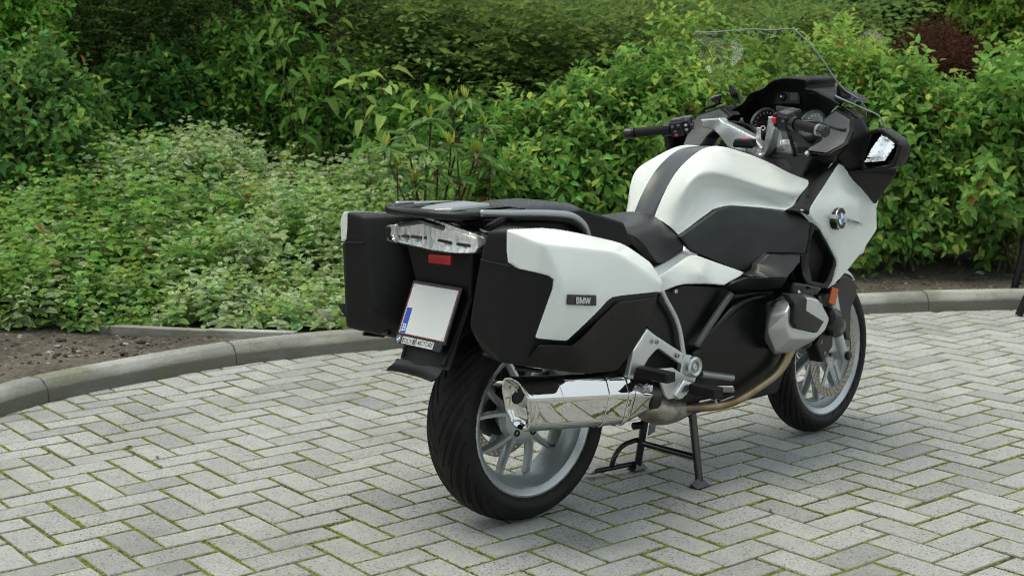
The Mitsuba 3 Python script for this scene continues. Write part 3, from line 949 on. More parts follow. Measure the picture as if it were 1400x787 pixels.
scene[key_b] = mikit.ply(tm(vb + [*bp, ground(bp[None])[0] + .80 - .12], bo.faces), 'pale_stone', 40)
labels[key_b] = {'label': 'pale grey boulder on the bank left of the brown bush', 'category': 'boulder'}
for gx_, gy_, sc_, lab in ((1.098, 2.92, .10, 'grey rock half hidden under the ground cover, left one of two'), (1.18, 2.781, .085, 'grey rock under the ground cover next to the left side case')):
    bp = np.array([gx_, gy_])
    vb = bo.vertices * (1 + .8 * (meshkit.fbm(bo.vertices * 1.8 + gx_ * 50, 3, 4) - .5)[:, None]) * np.array([1.2, .9, .75]) * sc_
    kk = put('bank_rock', tm(vb + [*bp, ground(bp[None])[0] + .03], bo.faces), 'kerb_concrete', 40)
    labels[kk] = {'label': lab, 'category': 'rock'}
# grass on the slope behind
gg = np.random.default_rng(33)
n = 60000
slope = sg.Polygon([(4.39, 6.71), (8.648, 2.936), (13.851, 5.673), (7.641, 11.178)])
x0, y0, x1, y1 = slope.bounds
p = np.stack([gg.uniform(x0, x1, n * 3), gg.uniform(y0, y1, n * 3)], 1)
p = p[shapely.contains_xy(slope, p[:, 0], p[:, 1])][:n]
n = len(p)
al = np.stack([gg.normal(0, .35, n), gg.normal(0, .35, n), np.ones(n)], 1)
nr = np.stack([gg.normal(0, 1, n), gg.normal(0, 1, n), gg.normal(0, .2, n)], 1)
col = shades(n, (0.24, 0.33, 0.07), .3, r=gg, pale=.25, pale_col=(.42, .37, .16))
v, f, c = leaves(np.c_[p, ground(p)], al, nr, gg.uniform(.15, .42, n), .05, .1, .5, col, None, False, gg)
scene['bank_grass'] = mikit.ply(tm(v, f), 'leaf', False, color=c)
labels['bank_grass'] = {'label': 'long yellowish green grass on the upper slope', 'category': 'grass', 'kind': 'stuff'}
# tall sapling with large leaves: every leaf a part of its own
sap = 'large_leaf_sapling'
labels[sap] = {'label': 'tall saplings with large light green leaves left of the rhododendron', 'category': 'sapling'}
sr = np.random.default_rng(55)
allpos = []
for (b0, t0, h1, nl, big, lime) in (((2.119, 4.581), (1.985, 4.566), 1.78, 24, 0.15, False), ((2.244, 4.604), (2.137, 4.566), 1.72, 22, 0.15, False), ((2.28, 4.572), (2.249, 4.466), 1.85, 24, 0.16, False), ((2.386, 4.478), (2.382, 4.348), 1.7, 20, 0.15, False), ((2.196, 3.845), (2.131, 3.769), 1.12, 20, 0.15, True), ((2.279, 3.771), (2.236, 3.676), 1.14, 20, 0.15, True), ((2.395, 3.669), (2.399, 3.531), 1.06, 16, 0.14, True)):
    b0, t0 = np.array(b0), np.array(t0)
    z0 = ground(b0[None])[0]
    pts = np.array([[*b0, z0], [*(b0 * .6 + t0 * .4 + sr.normal(0, .03, 2)), z0 + h1 * .4], [*(b0 * .2 + t0 * .8), z0 + h1 * .8], [*t0, z0 + h1]])
    put(sap + '__stem', tube(pts, [.0055, .004, .003, .0015], 7), 'red_bark' if lime else 'dark_bark', True)
    st = cr(pts, 10)
    for j in range(nl):
        f_l = .12 + .88 * (j + .5) / nl
        p0 = st[int(f_l * (len(st) - 1))]
        an_ = j * 2.4 + sr.uniform(-.4, .4)
        al = np.array([[math.cos(an_), math.sin(an_), sr.uniform(-1.1, .25)]])
        pt = p0 + unit(al)[0] * .05
        nr = np.array([[-.3 * math.cos(an_) - .15, -.3 * math.sin(an_) - .2, 1.0]]) + sr.normal(0, .25, (1, 3))
        col = shades(1, (0.33, 0.50, 0.14) if lime else (0.20, 0.37, 0.085), .22, r=sr)
        v, f, c = leaves(pt[None], al, nr, np.array([big * sr.uniform(.6, 1.1)]), .40, .16, .34, col, None, False, sr)
        k = put(sap + '__leaf', tm(v, f), 'leaf', False, color=c)
# leggy rhododendron: whorls of long leaves, pale new shoots and faded flowers
rh = 'rhododendron'
labels[rh] = {'label': 'leggy rhododendron with pale new shoots and withered flowers beside the hedge', 'category': 'shrub'}
rr_ = np.random.default_rng(66)
root = np.array((1.935, 2.806))
rz_ = ground(root[None])[0]
whorls = [(1.646, 2.862, 0.9606), (1.788, 2.87, 1.0218), (1.881, 2.788, 1.0998), (2.032, 2.788, 1.1756), (2.085, 2.74, 1.1993), (2.156, 2.678, 1.0571), (2.097, 2.663, 0.9137), (2.179, 2.657, 0.8437), (1.925, 2.681, 0.9581), (1.799, 2.727, 0.9414), (1.756, 2.765, 0.7683), (1.96, 2.651, 0.7838), (1.714, 2.869, 0.8419), (1.842, 2.688, 0.8452)]
scene['faded_petal'] = {'type': 'principledthin', 'base_color': {'type': 'mesh_attribute', 'name': 'vertex_color'}, 'roughness': .7, 'diff_trans': .8, 'eta': 1.4}
for i, top in enumerate(whorls):
    top = np.array(top)
    b0 = np.array([*(root + rr_.normal(0, .06, 2)), rz_])
    put(rh + '__stem', tube([b0, b0 * .55 + top * .45 + [*rr_.normal(0, .05, 2), -.04], top - [0, 0, .05], top], [.008, .006, .0045, .003], 7), 'red_bark' if i % 3 == 0 else 'dark_bark', True)
    nl = rr_.integers(10, 15)
    for j in range(nl):
        an_ = j * 6.283 / nl + rr_.uniform(-.25, .25)
        al = np.array([[math.cos(an_), math.sin(an_), rr_.uniform(-.45, .25)]])
        v, f, c = leaves((top - [0, 0, .01 + .01 * (j % 3)])[None], al, np.array([[.15 * math.cos(an_), .15 * math.sin(an_), 1.0]]), np.array([rr_.uniform(.10, .155)]), .25, .12, .25, shades(1, (0.18, 0.31, 0.10), .25, r=rr_), None, False, rr_)
        put(rh + '__leaf', tm(v, f), 'glossy_leaf', False, color=c)
    if i % 2 == 0 or i in (3, 5):
        nn = 9
        an_ = rr_.uniform(0, 6.28, nn)
        al = np.stack([.45 * np.cos(an_), .45 * np.sin(an_), np.ones(nn)], 1)
        v, f, c = leaves(np.repeat(top[None], nn, 0), al, np.stack([np.cos(an_), np.sin(an_), np.full(nn, .2)], 1), rr_.uniform(.05, .085, nn), .28, .1, .1, shades(nn, (0.48, 0.56, 0.12), .15, r=rr_), None, False, rr_)
        put(rh + '__new_shoot', tm(v, f), 'leaf', False, color=c)
    if i % 2 == 1 or i in (0, 6):
        nn = 22
        dr_ = unit(rr_.normal(0, 1, (nn, 3)) + [0, 0, -.2])
        col = shades(nn, (0.30, 0.17, 0.10), .35, r=rr_)
        col[::5] = (.62, .60, .55)
        v, f, c = leaves(np.repeat((top - [0, 0, .035])[None], nn, 0), dr_, unit(rr_.normal(0, 1, (nn, 3))), rr_.uniform(.02, .05, nn), .22, .1, .3, col, None, False, rr_)
        put(rh + '__withered_flower', tm(v, f), 'faded_petal', False, color=c)
# black metal bench at the right edge: only one splayed leg reaches into the picture
bk_ = 'garden_bench'
labels[bk_] = {'label': 'black metal bench at the right edge, one splayed leg in the picture', 'category': 'bench'}
b0, bu, bv = np.array([4.245, .690, 0.0]), np.array([.748, -.663, 0]), np.array([.663, .748, 0])
for u0, u1, v0 in ((0.0, .17, 0.0), (1.25, 1.08, 0.0), (.12, .20, .45), (1.25, 1.08, .45)):
    put(bk_ + '__leg', tube([b0 + bu * u0 + bv * v0 + [0, 0, .004], b0 + bu * u1 + bv * v0 + [0, 0, .42]], .021, 14, smooth=False), 'black_satin', 35)
for k in range(4):
    put(bk_ + '__seat_slat', rbox(b0 + bu * .74 + bv * (.06 + .11 * k) + [0, 0, .44], (1.15, .09, .03), .006, np.stack([bu, bv, [0, 0, 1.0]], 1)), 'black_satin', 30)

# bits fallen on the paving
fr = np.random.default_rng(91)
for nm, lab, cat_, at, az, ln, wd, colr in (('fallen_leaf', 'small pale curled leaf lying on the paving left of the rear wheel', 'leaf', (0.016, 1.42), .2, .030, .34, (.50, .46, .38)), ('fallen_leaf', 'brown fallen leaf lying on the paving near the left kerb', 'leaf', (-0.5, 1.353), 1.4, .030, .4, (.14, .10, .06)),
                                         ('fallen_leaf', 'dark shrivelled leaf lying on the blocks in front of the centre stand', 'leaf', (0.581, -0.5), .9, .024, .4, (.12, .09, .06)), ('fallen_leaf', 'tiny brown leaf lying beside the left kerb', 'leaf', (-0.496, 1.551), 2.6, .030, .45, (.12, .075, .04))):
    v, f, c = leaves(np.array([[at[0], at[1], .0045]]), np.array([[math.cos(az), math.sin(az), .03]]), np.array([[.1, -.1, 1.0]]), np.array([ln]), wd, .12, .05, np.array([colr]), None, False, fr)
    k = put(nm, tm(v, f), 'faded_petal', False, color=c)
    labels[k] = {'label': lab, 'category': cat_}

# trees behind the photographer: they show in the mirrors and darken the sky on that side
for i, (x, y, h, w_, lab) in enumerate([(-13.5, -4.0, 9.0, 3.2, 'broad tree behind the photographer, seen only as a reflection in the right mirror'), (-12.0, 4.5, 8.0, 3.0, 'broad tree far to the left behind the photographer'), (-8.0, -12.5, 9.0, 3.4, 'broad tree behind the photographer on the right'), (1.0, -15.0, 8.0, 3.2, 'broad tree far to the right of the motorcycle'), (-11.5, -8.5, 10.0, 3.4, 'tallest broad tree behind the photographer'), (-3.5, -14.5, 9.5, 3.3, 'broad tree straight behind the photographer'), (6.5, -13.5, 8.5, 3.2, 'broad tree beyond the front of the motorcycle'), (-14.5, .5, 9.0, 3.2, 'broad tree behind the tail of the motorcycle, out of the picture')]):
    r = np.random.default_rng(200 + i)
    key = key_for('broad_tree')
    labels[key] = {'label': lab, 'category': 'tree', 'group': 'trees behind the photographer'}
    put(key + '__trunk', tube([(x, y, -.1), (x + .1, y, h * .3), (x - .1, y + .2, h * .55), (x, y, h * .8)], [.24, .2, .14, .05], 12), 'dark_bark', True)
    for b in range(7):
        a_ = b * 2.4
        z0 = h * (.32 + .06 * b)
        put(key + '__limb', tube([(x, y, z0), (x + math.cos(a_) * w_ * .4, y + math.sin(a_) * w_ * .4, z0 + .8), (x + math.cos(a_) * w_ * .8, y + math.sin(a_) * w_ * .8, z0 + 1.3)], [.09, .06, .02], 8), 'dark_bark', True)
    nC = 650
    d = unit(r.normal(0, 1, (nC, 3)))
    cl = np.array([x, y, h * .64]) + d * np.array([w_, w_, h * .36]) * (r.uniform(.35, 1, (nC, 1)) * (1 + .5 * (meshkit.fbm(d * 2.2 + i, 3, i) - .5)[:, None] * 2))
    pos = np.repeat(cl, 14, 0) + r.normal(0, .20, (nC * 14, 3))
    nn = len(pos)
    v, f, c = leaves(pos, r.normal(0, 1, (nn, 3)), r.normal(0, .5, (nn, 3)) + [0, 0, 1], r.uniform(.10, .2, nn), .55, .1, .2, shades(nn, (0.05, 0.095, 0.02), .25, r=r), None, True, r)
    scene[key + '__crown'] = mikit.ply(tm(v, f), 'leaf', False, color=c)
    labels[key + '__crown'] = {'kind': 'stuff'}

# ------------------------------------------------------------------ the motorcycle (x forward, y to its left, rear axle above the origin)
MC = 'motorcycle__'
scene['rack_silver'] = prin((0.62, 0.63, 0.64), 0.4, 0.5)


def both(name, mesh, mat, smooth=30):
    """A part of the right-hand side and its mirror image on the left."""
    m = mesh if isinstance(mesh, trimesh.Trimesh) else man(mesh)
    return put(MC + name, m, mat, smooth), put(MC + name, flipy(m), mat, smooth)


# --- wheels
def tyre_mesh(R, prof, groove, pitch, nth):
    half = np.array(prof)
    full = np.vstack([np.stack([-half[:, 0], half[:, 1]], 1), np.stack([half[::-1][1:, 0], half[::-1][1:, 1]], 1)])
    pts = cr(full, 9)
    th = np.arange(nth) * 2 * np.pi / nth
    y, r = pts[:, 0], pts[:, 1]
    TH, Y = np.meshgrid(th, y, indexing='ij')
    rr = np.broadcast_to(r, TH.shape).copy()
    d = groove(TH * R, Y, 2 * np.pi * R / pitch)
    rr -= d
    s = np.stack([rr * np.cos(TH), Y, rr * np.sin(TH)], -1)
    return rings(np.vstack([s, s[:1]]), cap=False, closed=False)


def groove_rear(s, y, p):
    a = np.abs(y)
    out = 0
    for sgn, ph in ((1, 0.0), (-1, 0.5)):
        side = (y * sgn > 0.006)
        c = -1.9 * a - 9.0 * a * a + ph * p
        w = np.abs((s - c + p / 2) % p - p / 2)
        g = np.clip((0.0034 - w * 0.5) / 0.0012, 0, 1) * (a > 0.008) * (a < 0.078)
        c2 = -1.3 * a - 14.0 * a * a + (ph + 0.48) * p
        w2 = np.abs((s - c2 + p / 2) % p - p / 2)
        g2 = np.clip((0.0030 - w2 * 0.5) / 0.0012, 0, 1) * (a > 0.034) * (a < 0.084)
        out = np.maximum(out, np.maximum(g, g2) * side)
    return out * 0.0045


RA = np.array([0.0, 0.0, 0.3135])
REAR = [(0.055, 0.214), (0.0690, 0.2225), (0.0745, 0.232), (0.0850, 0.243), (0.0905, 0.258), (0.0885, 0.271), (0.078, 0.288), (0.06, 0.301), (0.04, 0.309), (0.02, 0.3128), (0, 0.3135)]
FRONT = [(0.034, 0.213), (0.0435, 0.2225), (0.0488, 0.232), (0.0572, 0.242), (0.0605, 0.253), (0.0590, 0.264), (0.052, 0.277), (0.04, 0.288), (0.026, 0.2955), (0.012, 0.2993), (0, 0.300)]
mt = tyre_mesh(0.3135, REAR, groove_rear, 26, 1100)
mt.apply_translation(RA)
put(MC + 'rear_wheel__tyre', mt, 'tyre_rubber', True)


def rim_profile(w, lip=0.232, bead=0.2165, well=0.188):
    """Closed cross-section of a cast rim (radius, side), half width w."""
    t = 0.006
    return [(lip, -w), (lip, -w + 0.005), (bead, -w + 0.011), (bead - 0.002, -w + 0.026), (well + 0.014, -w + 0.046), (well + 0.002, -0.012), (well + 0.002, 0.02), (well + 0.014, w - 0.046),
            (bead - 0.002, w - 0.026), (bead, w - 0.011), (lip, w - 0.005), (lip, w), (lip - 0.006, w + 0.001), (lip - 0.012, w - 0.003), (bead - 0.008, w - 0.012), (bead - 0.011, w - 0.028),
            (well + 0.006, w - 0.05), (well - t, 0.022), (well - t, -0.014), (well + 0.006, -w + 0.05), (bead - 0.011, -w + 0.028), (bead - 0.008, -w + 0.012), (lip - 0.012, -w + 0.003), (lip - 0.006, -w - 0.001)]


put(MC + 'rear_wheel__rim', closed_lathe(rim_profile(0.077), RA, (0, 1, 0), 128), 'rim_silver', 28)
hub = lathe([(0.012, -0.020), (0.026, -0.026), (0.030, -0.034), (0.062, -0.034), (0.074, -0.028), (0.080, -0.016), (0.078, 0.0), (0.060, 0.03), (0.045, 0.06), (0.012, 0.06)], RA, (0, 1, 0), 64)
put(MC + 'rear_wheel__hub', hub, 'rim_silver', 30)


def spoke(centre, a0, a1, r0, r1, y0, y1, w0, w1, d0, d1):
    """Tapered cast spoke from the hub to the rim, in the wheel's own plane."""
    secs = []
    for f in np.linspace(0, 1, 9):
        a = a0 + (a1 - a0) * (f ** 0.9)
        r, y = r0 + (r1 - r0) * f, y0 + (y1 - y0) * f ** 1.3
        flare = 1 + 0.5 * max(0, (f - 0.85) / 0.15) ** 2 + 0.6 * max(0, (0.15 - f) / 0.15) ** 2
        w, d = (w0 + (w1 - w0) * f) * flare / 2, (d0 + (d1 - d0) * f) / 2
        rad, tan, ax = np.array([math.cos(a), 0, math.sin(a)]), np.array([-math.sin(a), 0, math.cos(a)]), np.array([0, 1.0, 0])
        c = np.array(centre) + rad * r + ax * y
        sec = [(-w * 0.55, -d), (w * 0.55, -d), (w, -d * 0.3), (w, d * 0.6), (w * 0.6, d), (-w * 0.6, d), (-w, d * 0.6), (-w, -d * 0.3)]
        secs.append([c + tan * p + ax * h for p, h in sec])
    return rings(secs)


ROT = math.radians(12)
for k in range(5):
    a = ROT + 2 * math.pi * k / 5
    for sg_, off in ((-1, 0.17), (1, 0.17)):
        put(MC + 'rear_wheel__spoke', spoke(RA, a + sg_ * 0.10, a + sg_ * 0.34, 0.060, 0.190, -0.014, 0.012, 0.021, 0.017, 0.034, 0.026), 'rim_silver', 35)
    a += math.pi / 5 * 0
    c = RA + np.array([math.cos(a), 0, math.sin(a)]) * 0.055 + np.array([0, -0.034, 0])
    put(MC + 'rear_wheel__bolt', lathe([(0, 0.002), (0.005, 0.002), (0.006, -0.004), (0.0095, -0.004), (0.0105, -0.002), (0.0105, 0.004)][::1], c, (0, 1, 0), 16), 'black_satin', 30)
put(MC + 'rear_wheel__hub_cap', lathe([(0, -0.026), (0.02, -0.027), (0.024, -0.022), (0.024, -0.015)], RA, (0, 1, 0), 32), 'black_satin', 30)
va = math.radians(-42)
vc = RA + np.array([math.cos(va), 0, math.sin(va)]) * 0.176 + [0, -0.004, 0]
put(MC + 'rear_wheel__valve', rod(vc, vc + np.array([-0.012, -0.026, 0.01]), 0.004), 'black_satin', 30)


def disc(centre, r0, r1, y, th, holes, n=40, lugs=6):
    ring = sg.Point(0, 0).buffer(r1, 48).difference(sg.Point(0, 0).buffer(r0, 48))
    hs = []
    for k in range(n):
        for j, rr in enumerate(holes):
            a = 2 * math.pi * (k + 0.33 * j) / n
            hs.append(sg.Point(rr * math.cos(a), rr * math.sin(a)).buffer(0.0032, 5))
    ring = ring.difference(shapely.union_all(hs))
    m = prism(ring, y - th / 2, y + th / 2, 1)
    m.apply_translation([centre[0], 0, centre[2]])
    return m


def carrier(centre, r0, r1, y, th, arms=6):
    g = sg.Point(0, 0).buffer(r0 + 0.012, 32)
    for k in range(arms):
        a = 2 * math.pi * k / arms
        g = g.union(sg.LineString([(0, 0), (r1 * math.cos(a), r1 * math.sin(a))]).buffer(0.009))
    g = g.difference(sg.Point(0, 0).buffer(r0, 32))
    m = prism(g, y - th / 2, y + th / 2, 1)
    m.apply_translation([centre[0], 0, centre[2]])
    return m


put(MC + 'rear_wheel__brake_disc', disc(RA, 0.100, 0.139, 0.072, 0.005, (0.108, 0.119, 0.130)), 'disc_steel', False)
put(MC + 'rear_wheel__disc_carrier', carrier(RA, 0.04, 0.104, 0.070, 0.005), 'silver_dark', False)
put(MC + 'rear_wheel__final_drive', cat(lathe([(0.02, 0.055), (0.07, 0.06), (0.085, 0.085), (0.08, 0.13), (0.05, 0.15), (0, 0.152)], RA, (0, 1, 0), 40), tube([RA + [0, 0.11, 0], RA + [0.25, 0.12, 0.05], RA + [0.48, 0.10, 0.10]], [0.06, 0.048, 0.055], 20)), 'black_satin', 40)
put(MC + 'rear_wheel__brake_caliper', rbox(RA + [0.03, 0.075, -0.0 + 0.125], (0.11, 0.05, 0.05), 0.008), 'black_satin')

# front wheel and everything that turns with it
STEER, PIV = 0.0933, np.array([1.455, 0, 0])


def turned(m):
    return rotz(m if isinstance(m, trimesh.Trimesh) else man(m), STEER, PIV)


FA = np.array([1.485, 0.0, 0.300])
FW = MC + 'front_wheel__'
mt = tyre_mesh(0.300, FRONT, lambda s, y, p: groove_rear(s, y * 1.45, p), 26, 900)
mt.apply_translation(FA)
put(FW + 'tyre', turned(mt), 'tyre_rubber', True)
put(FW + 'rim', turned(closed_lathe(rim_profile(0.0515, 0.2315, 0.2165, 0.186), FA, (0, 1, 0), 128)), 'rim_silver', 28)
put(FW + 'hub', turned(closed_lathe([(0.014, -0.062), (0.034, -0.062), (0.040, -0.05), (0.036, 0), (0.040, 0.05), (0.034, 0.062), (0.014, 0.062)], FA, (0, 1, 0), 40)), 'rim_silver', 30)
for k in range(5):
    a = math.radians(40) + 2 * math.pi * k / 5
    for sg_ in (-1, 1):
        put(FW + 'spoke', turned(spoke(FA, a + sg_ * 0.16, a + sg_ * 0.30, 0.030, 0.189, 0.0, 0.0, 0.024, 0.016, 0.036, 0.024)), 'rim_silver', 35)
for y in (-0.071, 0.071):
    put(FW + 'brake_disc', turned(disc(FA, 0.127, 0.160, y, 0.0045, (0.134, 0.1435, 0.153), 36)), 'disc_steel', False)
    put(FW + 'disc_carrier', turned(carrier(FA, 0.036, 0.132, y * 0.93, 0.005, 6)), 'rim_silver', False)
# fork sliders, tubes, calipers, mudguard
for s in (-1, 1):
    Y = s * 0.098
    ax = np.array([1.485, Y, 0.300])
    leg = man(m3.Manifold.batch_boolean([hull([ax + [0.0, 0.012, 0], ax + [0.0, -0.012, 0], ax + [-.05, .012, .10], ax + [-.05, -.012, .10]], 0.020), hull([ax + [-0.04, 0, 0.10], ax + [-0.098, 0, 0.275]], 0.030), hull([ax + [-.02, 0, .02], ax + [-.125, 0, .035], ax + [-.15, 0, .06], ax + [-.06, 0, .10]], 0.010), hull([ax + [.0, 0, .12], ax + [-.05, 0, .20], ax + [-.06, 0, .10]], .011)], m3.OpType.Add))
    put(MC + 'fork_slider', turned(leg), 'silver', 35)
    put(MC + 'axle_nut', turned(lathe([(0, 0.0), (0.011, 0.0), (0.017, 0.004), (0.017, 0.012)], ax + [0, s * 0.044, 0], (0, -s, 0), 20)), 'black_satin', 30)
    put(MC + 'fork_tube', turned(tube([ax + [-0.09, 0, 0.255], ax + [-0.255, 0, 0.74]], 0.0215, 22, smooth=False)), 'fork_gold', 35)
    put(MC + 'dust_seal', turned(tube([ax + [-0.088, 0, 0.25], ax + [-0.096, 0, 0.275]], 0.0335, 22, smooth=False)), 'black_satin', 35)
    cal = hull([ax + [dx, dy * s, dz] for dx, dz in ((-.215, .075), (-.155, .155), (-.175, .012), (-.115, .055), (-.12, .15)) for dy in (-.012, .026)], 0.009)
    put(MC + 'front_brake_caliper', turned(cal), 'black_satin', 35)
    for dx, dz in ((-0.165, 0.035), (-0.19, 0.08)):
        put(MC + 'front_brake_caliper__bolt', turned(bolt(ax + [dx, s * 0.033, dz], (0, s, 0), 0.007, 0.004)), 'silver_dark', 30)
    put(MC + 'brake_hose', turned(tube([ax + [-0.12, s * 0.01, 0.15], ax + [-0.17, 0, 0.24], ax + [-0.2, 0, 0.4], ax + [-0.24, 0, 0.5]], 0.0055, 8)), 'rubber', True)
    g = panel([(1.4635, -0.093, 0.5506), (1.4891, -0.093, 0.58), (1.5293, -0.093, 0.5865), (1.5993, -0.09, 0.5461), (1.5942, -0.09, 0.5057), (1.5663, -0.09, 0.4653), (1.5597, -0.092, 0.3431), (1.5368, -0.095, 0.3522), (1.5015, -0.097, 0.4198), (1.4694, -0.098, 0.4564)], axis=1, sign=-1, thick=0.02, r=0.003)
    put(MC + 'mudguard_side', turned(rotz(g if s < 0 else flipy(g), -STEER if s < 0 else 0, PIV)) if s < 0 else turned(rotz(flipy(rotz(g, -STEER, PIV)), 0, PIV)), 'grey_paint', 30)
    a0, a1 = math.radians(38), math.radians(135)
amud = np.linspace(math.radians(57), math.radians(150), 25)
secs = []
for a in amud:
    f = (a - amud[0]) / (amud[-1] - amud[0])
    w = 0.050 + 0.032 * math.sin(math.pi * min(1, f * 1.4 + 0.05)) ** 0.6
    sec = []
    for t in np.linspace(-1, 1, 13):
        r = 0.328 - 0.028 * abs(t) ** 3 + (0.006 if abs(t) < 0.45 else 0)
        sec.append(FA + [r * math.cos(a), t * w, r * math.sin(a)])
    secs.append(sec)
put(MC + 'mudguard', turned(patch(secs, 50, 26, 0.004, out=(0, 0, 1))), 'white_paint', 40)
put(MC + 'side_reflector', turned(rotz(rbox(np.array((1.3786, -0.14, 0.5348)), (0.042, 0.010, 0.060), 0.003, [[0.94, 0, 0.34], [0, 1, 0], [-0.34, 0, 0.94]]), -STEER, PIV)), 'amber', 30)

# --- engine, frame
put(MC + 'engine_block', cat(hull([(0.50, -.15, .30), (1.10, -.15, .34), (1.12, -.13, .62), (0.56, -.15, .66), (0.50, .15, .30), (1.10, .15, .34), (1.12, .13, .62), (0.56, .15, .66)], 0.02),
                             hull([(0.62, -.14, .25), (1.05, -.14, .25), (0.6, .14, .25), (1.05, .14, .25), (.6, -.15, .33), (1.08, -.15, .33), (.6, .15, .33), (1.08, .15, .33)], 0.015)), 'mesh_black', 35)
put(MC + 'inner_frame', cat(hull([(-.12, -.12, .62), (.55, -.14, .62), (-.2, -.12, .86), (.55, -.12, .74), (-.12, .12, .62), (.55, .14, .62), (-.2, .12, .86), (.55, .12, .74)], 0.02),
                            hull([(.3, -.13, .40), (.62, -.15, .36), (.25, -.12, .66), (.62, -.15, .66), (.3, .13, .40), (.62, .15, .36), (.25, .12, .66), (.62, .15, .66)], 0.02),
                            hull([(.55, -.15, .62), (1.15, -.17, .62), (.6, -.11, .78), (1.15, -.18, .93), (.55, .15, .62), (1.15, .17, .62), (.6, .11, .78), (1.15, .18, .93)], 0.02)), 'mesh_black', 35)
belly = panel([(0.5754, -0.19, 0.3805), (0.5801, -0.2, 0.471), (0.7305, -0.215, 0.631), (0.9175, -0.23, 0.6188), (0.9972, -0.235, 0.5957), (1.0094, -0.24, 0.501), (1.0032, -0.235, 0.4067), (0.9329, -0.23, 0.3541), (0.8685, -0.215, 0.3048), (0.7673, -0.2, 0.272), (0.6728, -0.19, 0.2835), (0.6068, -0.185, 0.308)],
              [(0.7219, -0.222, 0.4639), (0.8146, -0.235, 0.5493), (0.7975, -0.222, 0.3806)], thick=0.03, r=0.012, corner=0.01)
both('belly_fairing', belly, 'black_satin', 40)
both('belly_crease', tube([(0.5661, -0.218, 0.4849), (0.659, -0.228, 0.5443), (0.7385, -0.236, 0.5922), (0.8331, -0.243, 0.6057), (0.9128, -0.246, 0.6017)], [0.006, 0.012, 0.014, 0.012, 0.005], 14), 'black_satin', True)
both('frame_strut', tube([(0.7112, -0.225, 0.6296), (0.6304, -0.222, 0.5542), (0.5575, -0.215, 0.4787)], [0.013, 0.013, 0.012], 14, squash=0.8), 'pod_plastic', True)
both('side_cover', panel([(0.3713, -0.165, 0.573), (0.4412, -0.17, 0.6588), (0.5379, -0.18, 0.6744), (0.7448, -0.2, 0.6444), (0.7453, -0.2, 0.6181), (0.5882, -0.19, 0.4638), (0.5407, -0.18, 0.4479), (0.4212, -0.165, 0.5091)], thick=0.03, r=0.006), 'black_satin', 40)
both('subframe_tube', tube([(0.417, -0.195, 0.6711), (0.4406, -0.195, 0.6343), (0.4779, -0.195, 0.5839), (0.5, -0.197, 0.5329), (0.5126, -0.2, 0.4712), (0.5288, -0.2, 0.4174)], 0.0085, 16), 'silver', True)
both('side_cover_screw', bolt((0.4934, -0.185, 0.6568), (0, -1, 0), 0.007, 0.004), 'steel')

# cylinder and its cover, right and left
base = [(0.9253, -0.27, 0.6093), (0.8742, -0.27, 0.5928), (0.8479, -0.27, 0.5599), (0.8305, -0.27, 0.5071), (0.8288, -0.27, 0.4702), (0.8793, -0.27, 0.4139), (0.9651, -0.27, 0.4073), (1.092, -0.27, 0.4293), (1.1439, -0.27, 0.4625), (1.1538, -0.27, 0.5241), (1.0863, -0.27, 0.582), (1.0137, -0.27, 0.6026)]
face = [(0.8397, -0.372, 0.6032), (0.8087, -0.372, 0.5764), (0.8154, -0.372, 0.5168), (0.8398, -0.372, 0.4851), (0.9655, -0.362, 0.4666), (1.042, -0.352, 0.4842), (1.0656, -0.35, 0.5177), (1.0269, -0.355, 0.5597), (0.9931, -0.36, 0.5897), (0.9277, -0.366, 0.6088)]
mid = [(0.8315, -0.315, 0.5999), (0.799, -0.315, 0.5612), (0.7855, -0.315, 0.5108), (0.8287, -0.315, 0.4381), (0.9012, -0.318, 0.4331)]
cover = soft(base + face + mid, 620.0, 5, .001)
both('cylinder_cover', cover, 'silver', 30)
both('cylinder_cover__black_inlay', panel([(0.7967, -0.374, 0.6365), (0.8714, -0.376, 0.6294), (0.9012, -0.38, 0.6076), (0.8978, -0.38, 0.5712), (1.0146, -0.366, 0.5189), (0.9762, -0.368, 0.4878), (0.9558, -0.37, 0.4893), (0.8438, -0.381, 0.5194), (0.8246, -0.383, 0.5406), (0.8272, -0.383, 0.599)], thick=0.016, r=0.005, corner=0.003, off=-0.004), 'black_satin', 35)
both('cylinder_cover__plug', lathe([(0, 0.004), (0.017, 0.005), (0.021, 0.002), (0.021, -0.012)], np.array((0.8413, -0.318, 0.5837)), (-0.62, -0.75, 0.22), 28), 'black_satin', 35)
both('cylinder_cover__bolt', cat(lathe([(0, 0.010), (0.005, 0.010), (0.006, 0.013), (0.010, 0.013), (0.012, 0.010), (0.012, -0.01)], np.array((0.8391, -0.325, 0.4788)), (-0.5, -0.86, 0.05), 22), lathe([(0.017, -0.012), (0.022, -0.012), (0.020, 0.003), (0.015, 0.005)], np.array((0.8391, -0.325, 0.4788)), (-0.5, -0.86, 0.05), 26)), 'steel', 35)
both('cylinder', hull([(0.86, -.12, .46), (1.06, -.12, .44), (0.86, -.12, .59), (1.06, -.12, .60), (0.86, -.26, .47), (1.05, -.27, .43), (0.86, -.26, .58), (1.05, -.27, .60)], 0.020), 'black_satin', 30)
both('ignition_cap', rbox((0.9377, -0.3, 0.6315), (0.075, 0.05, 0.036), 0.010, [[0.97, 0, 0.2], [0, 1, 0], [-0.2, 0, 0.97]]), 'black_satin', 35)
both('ignition_cap__screw', bolt((0.9301, -0.325, 0.6207), (0, -1, 0.4), 0.006, 0.004), 'steel')
both('intake_pipe', tube([(1.2242, -0.22, 0.4914), (1.3041, -0.2, 0.4634), (1.3846, -0.15, 0.4203)], [0.034, 0.04, 0.035], 18), 'black_satin', True)
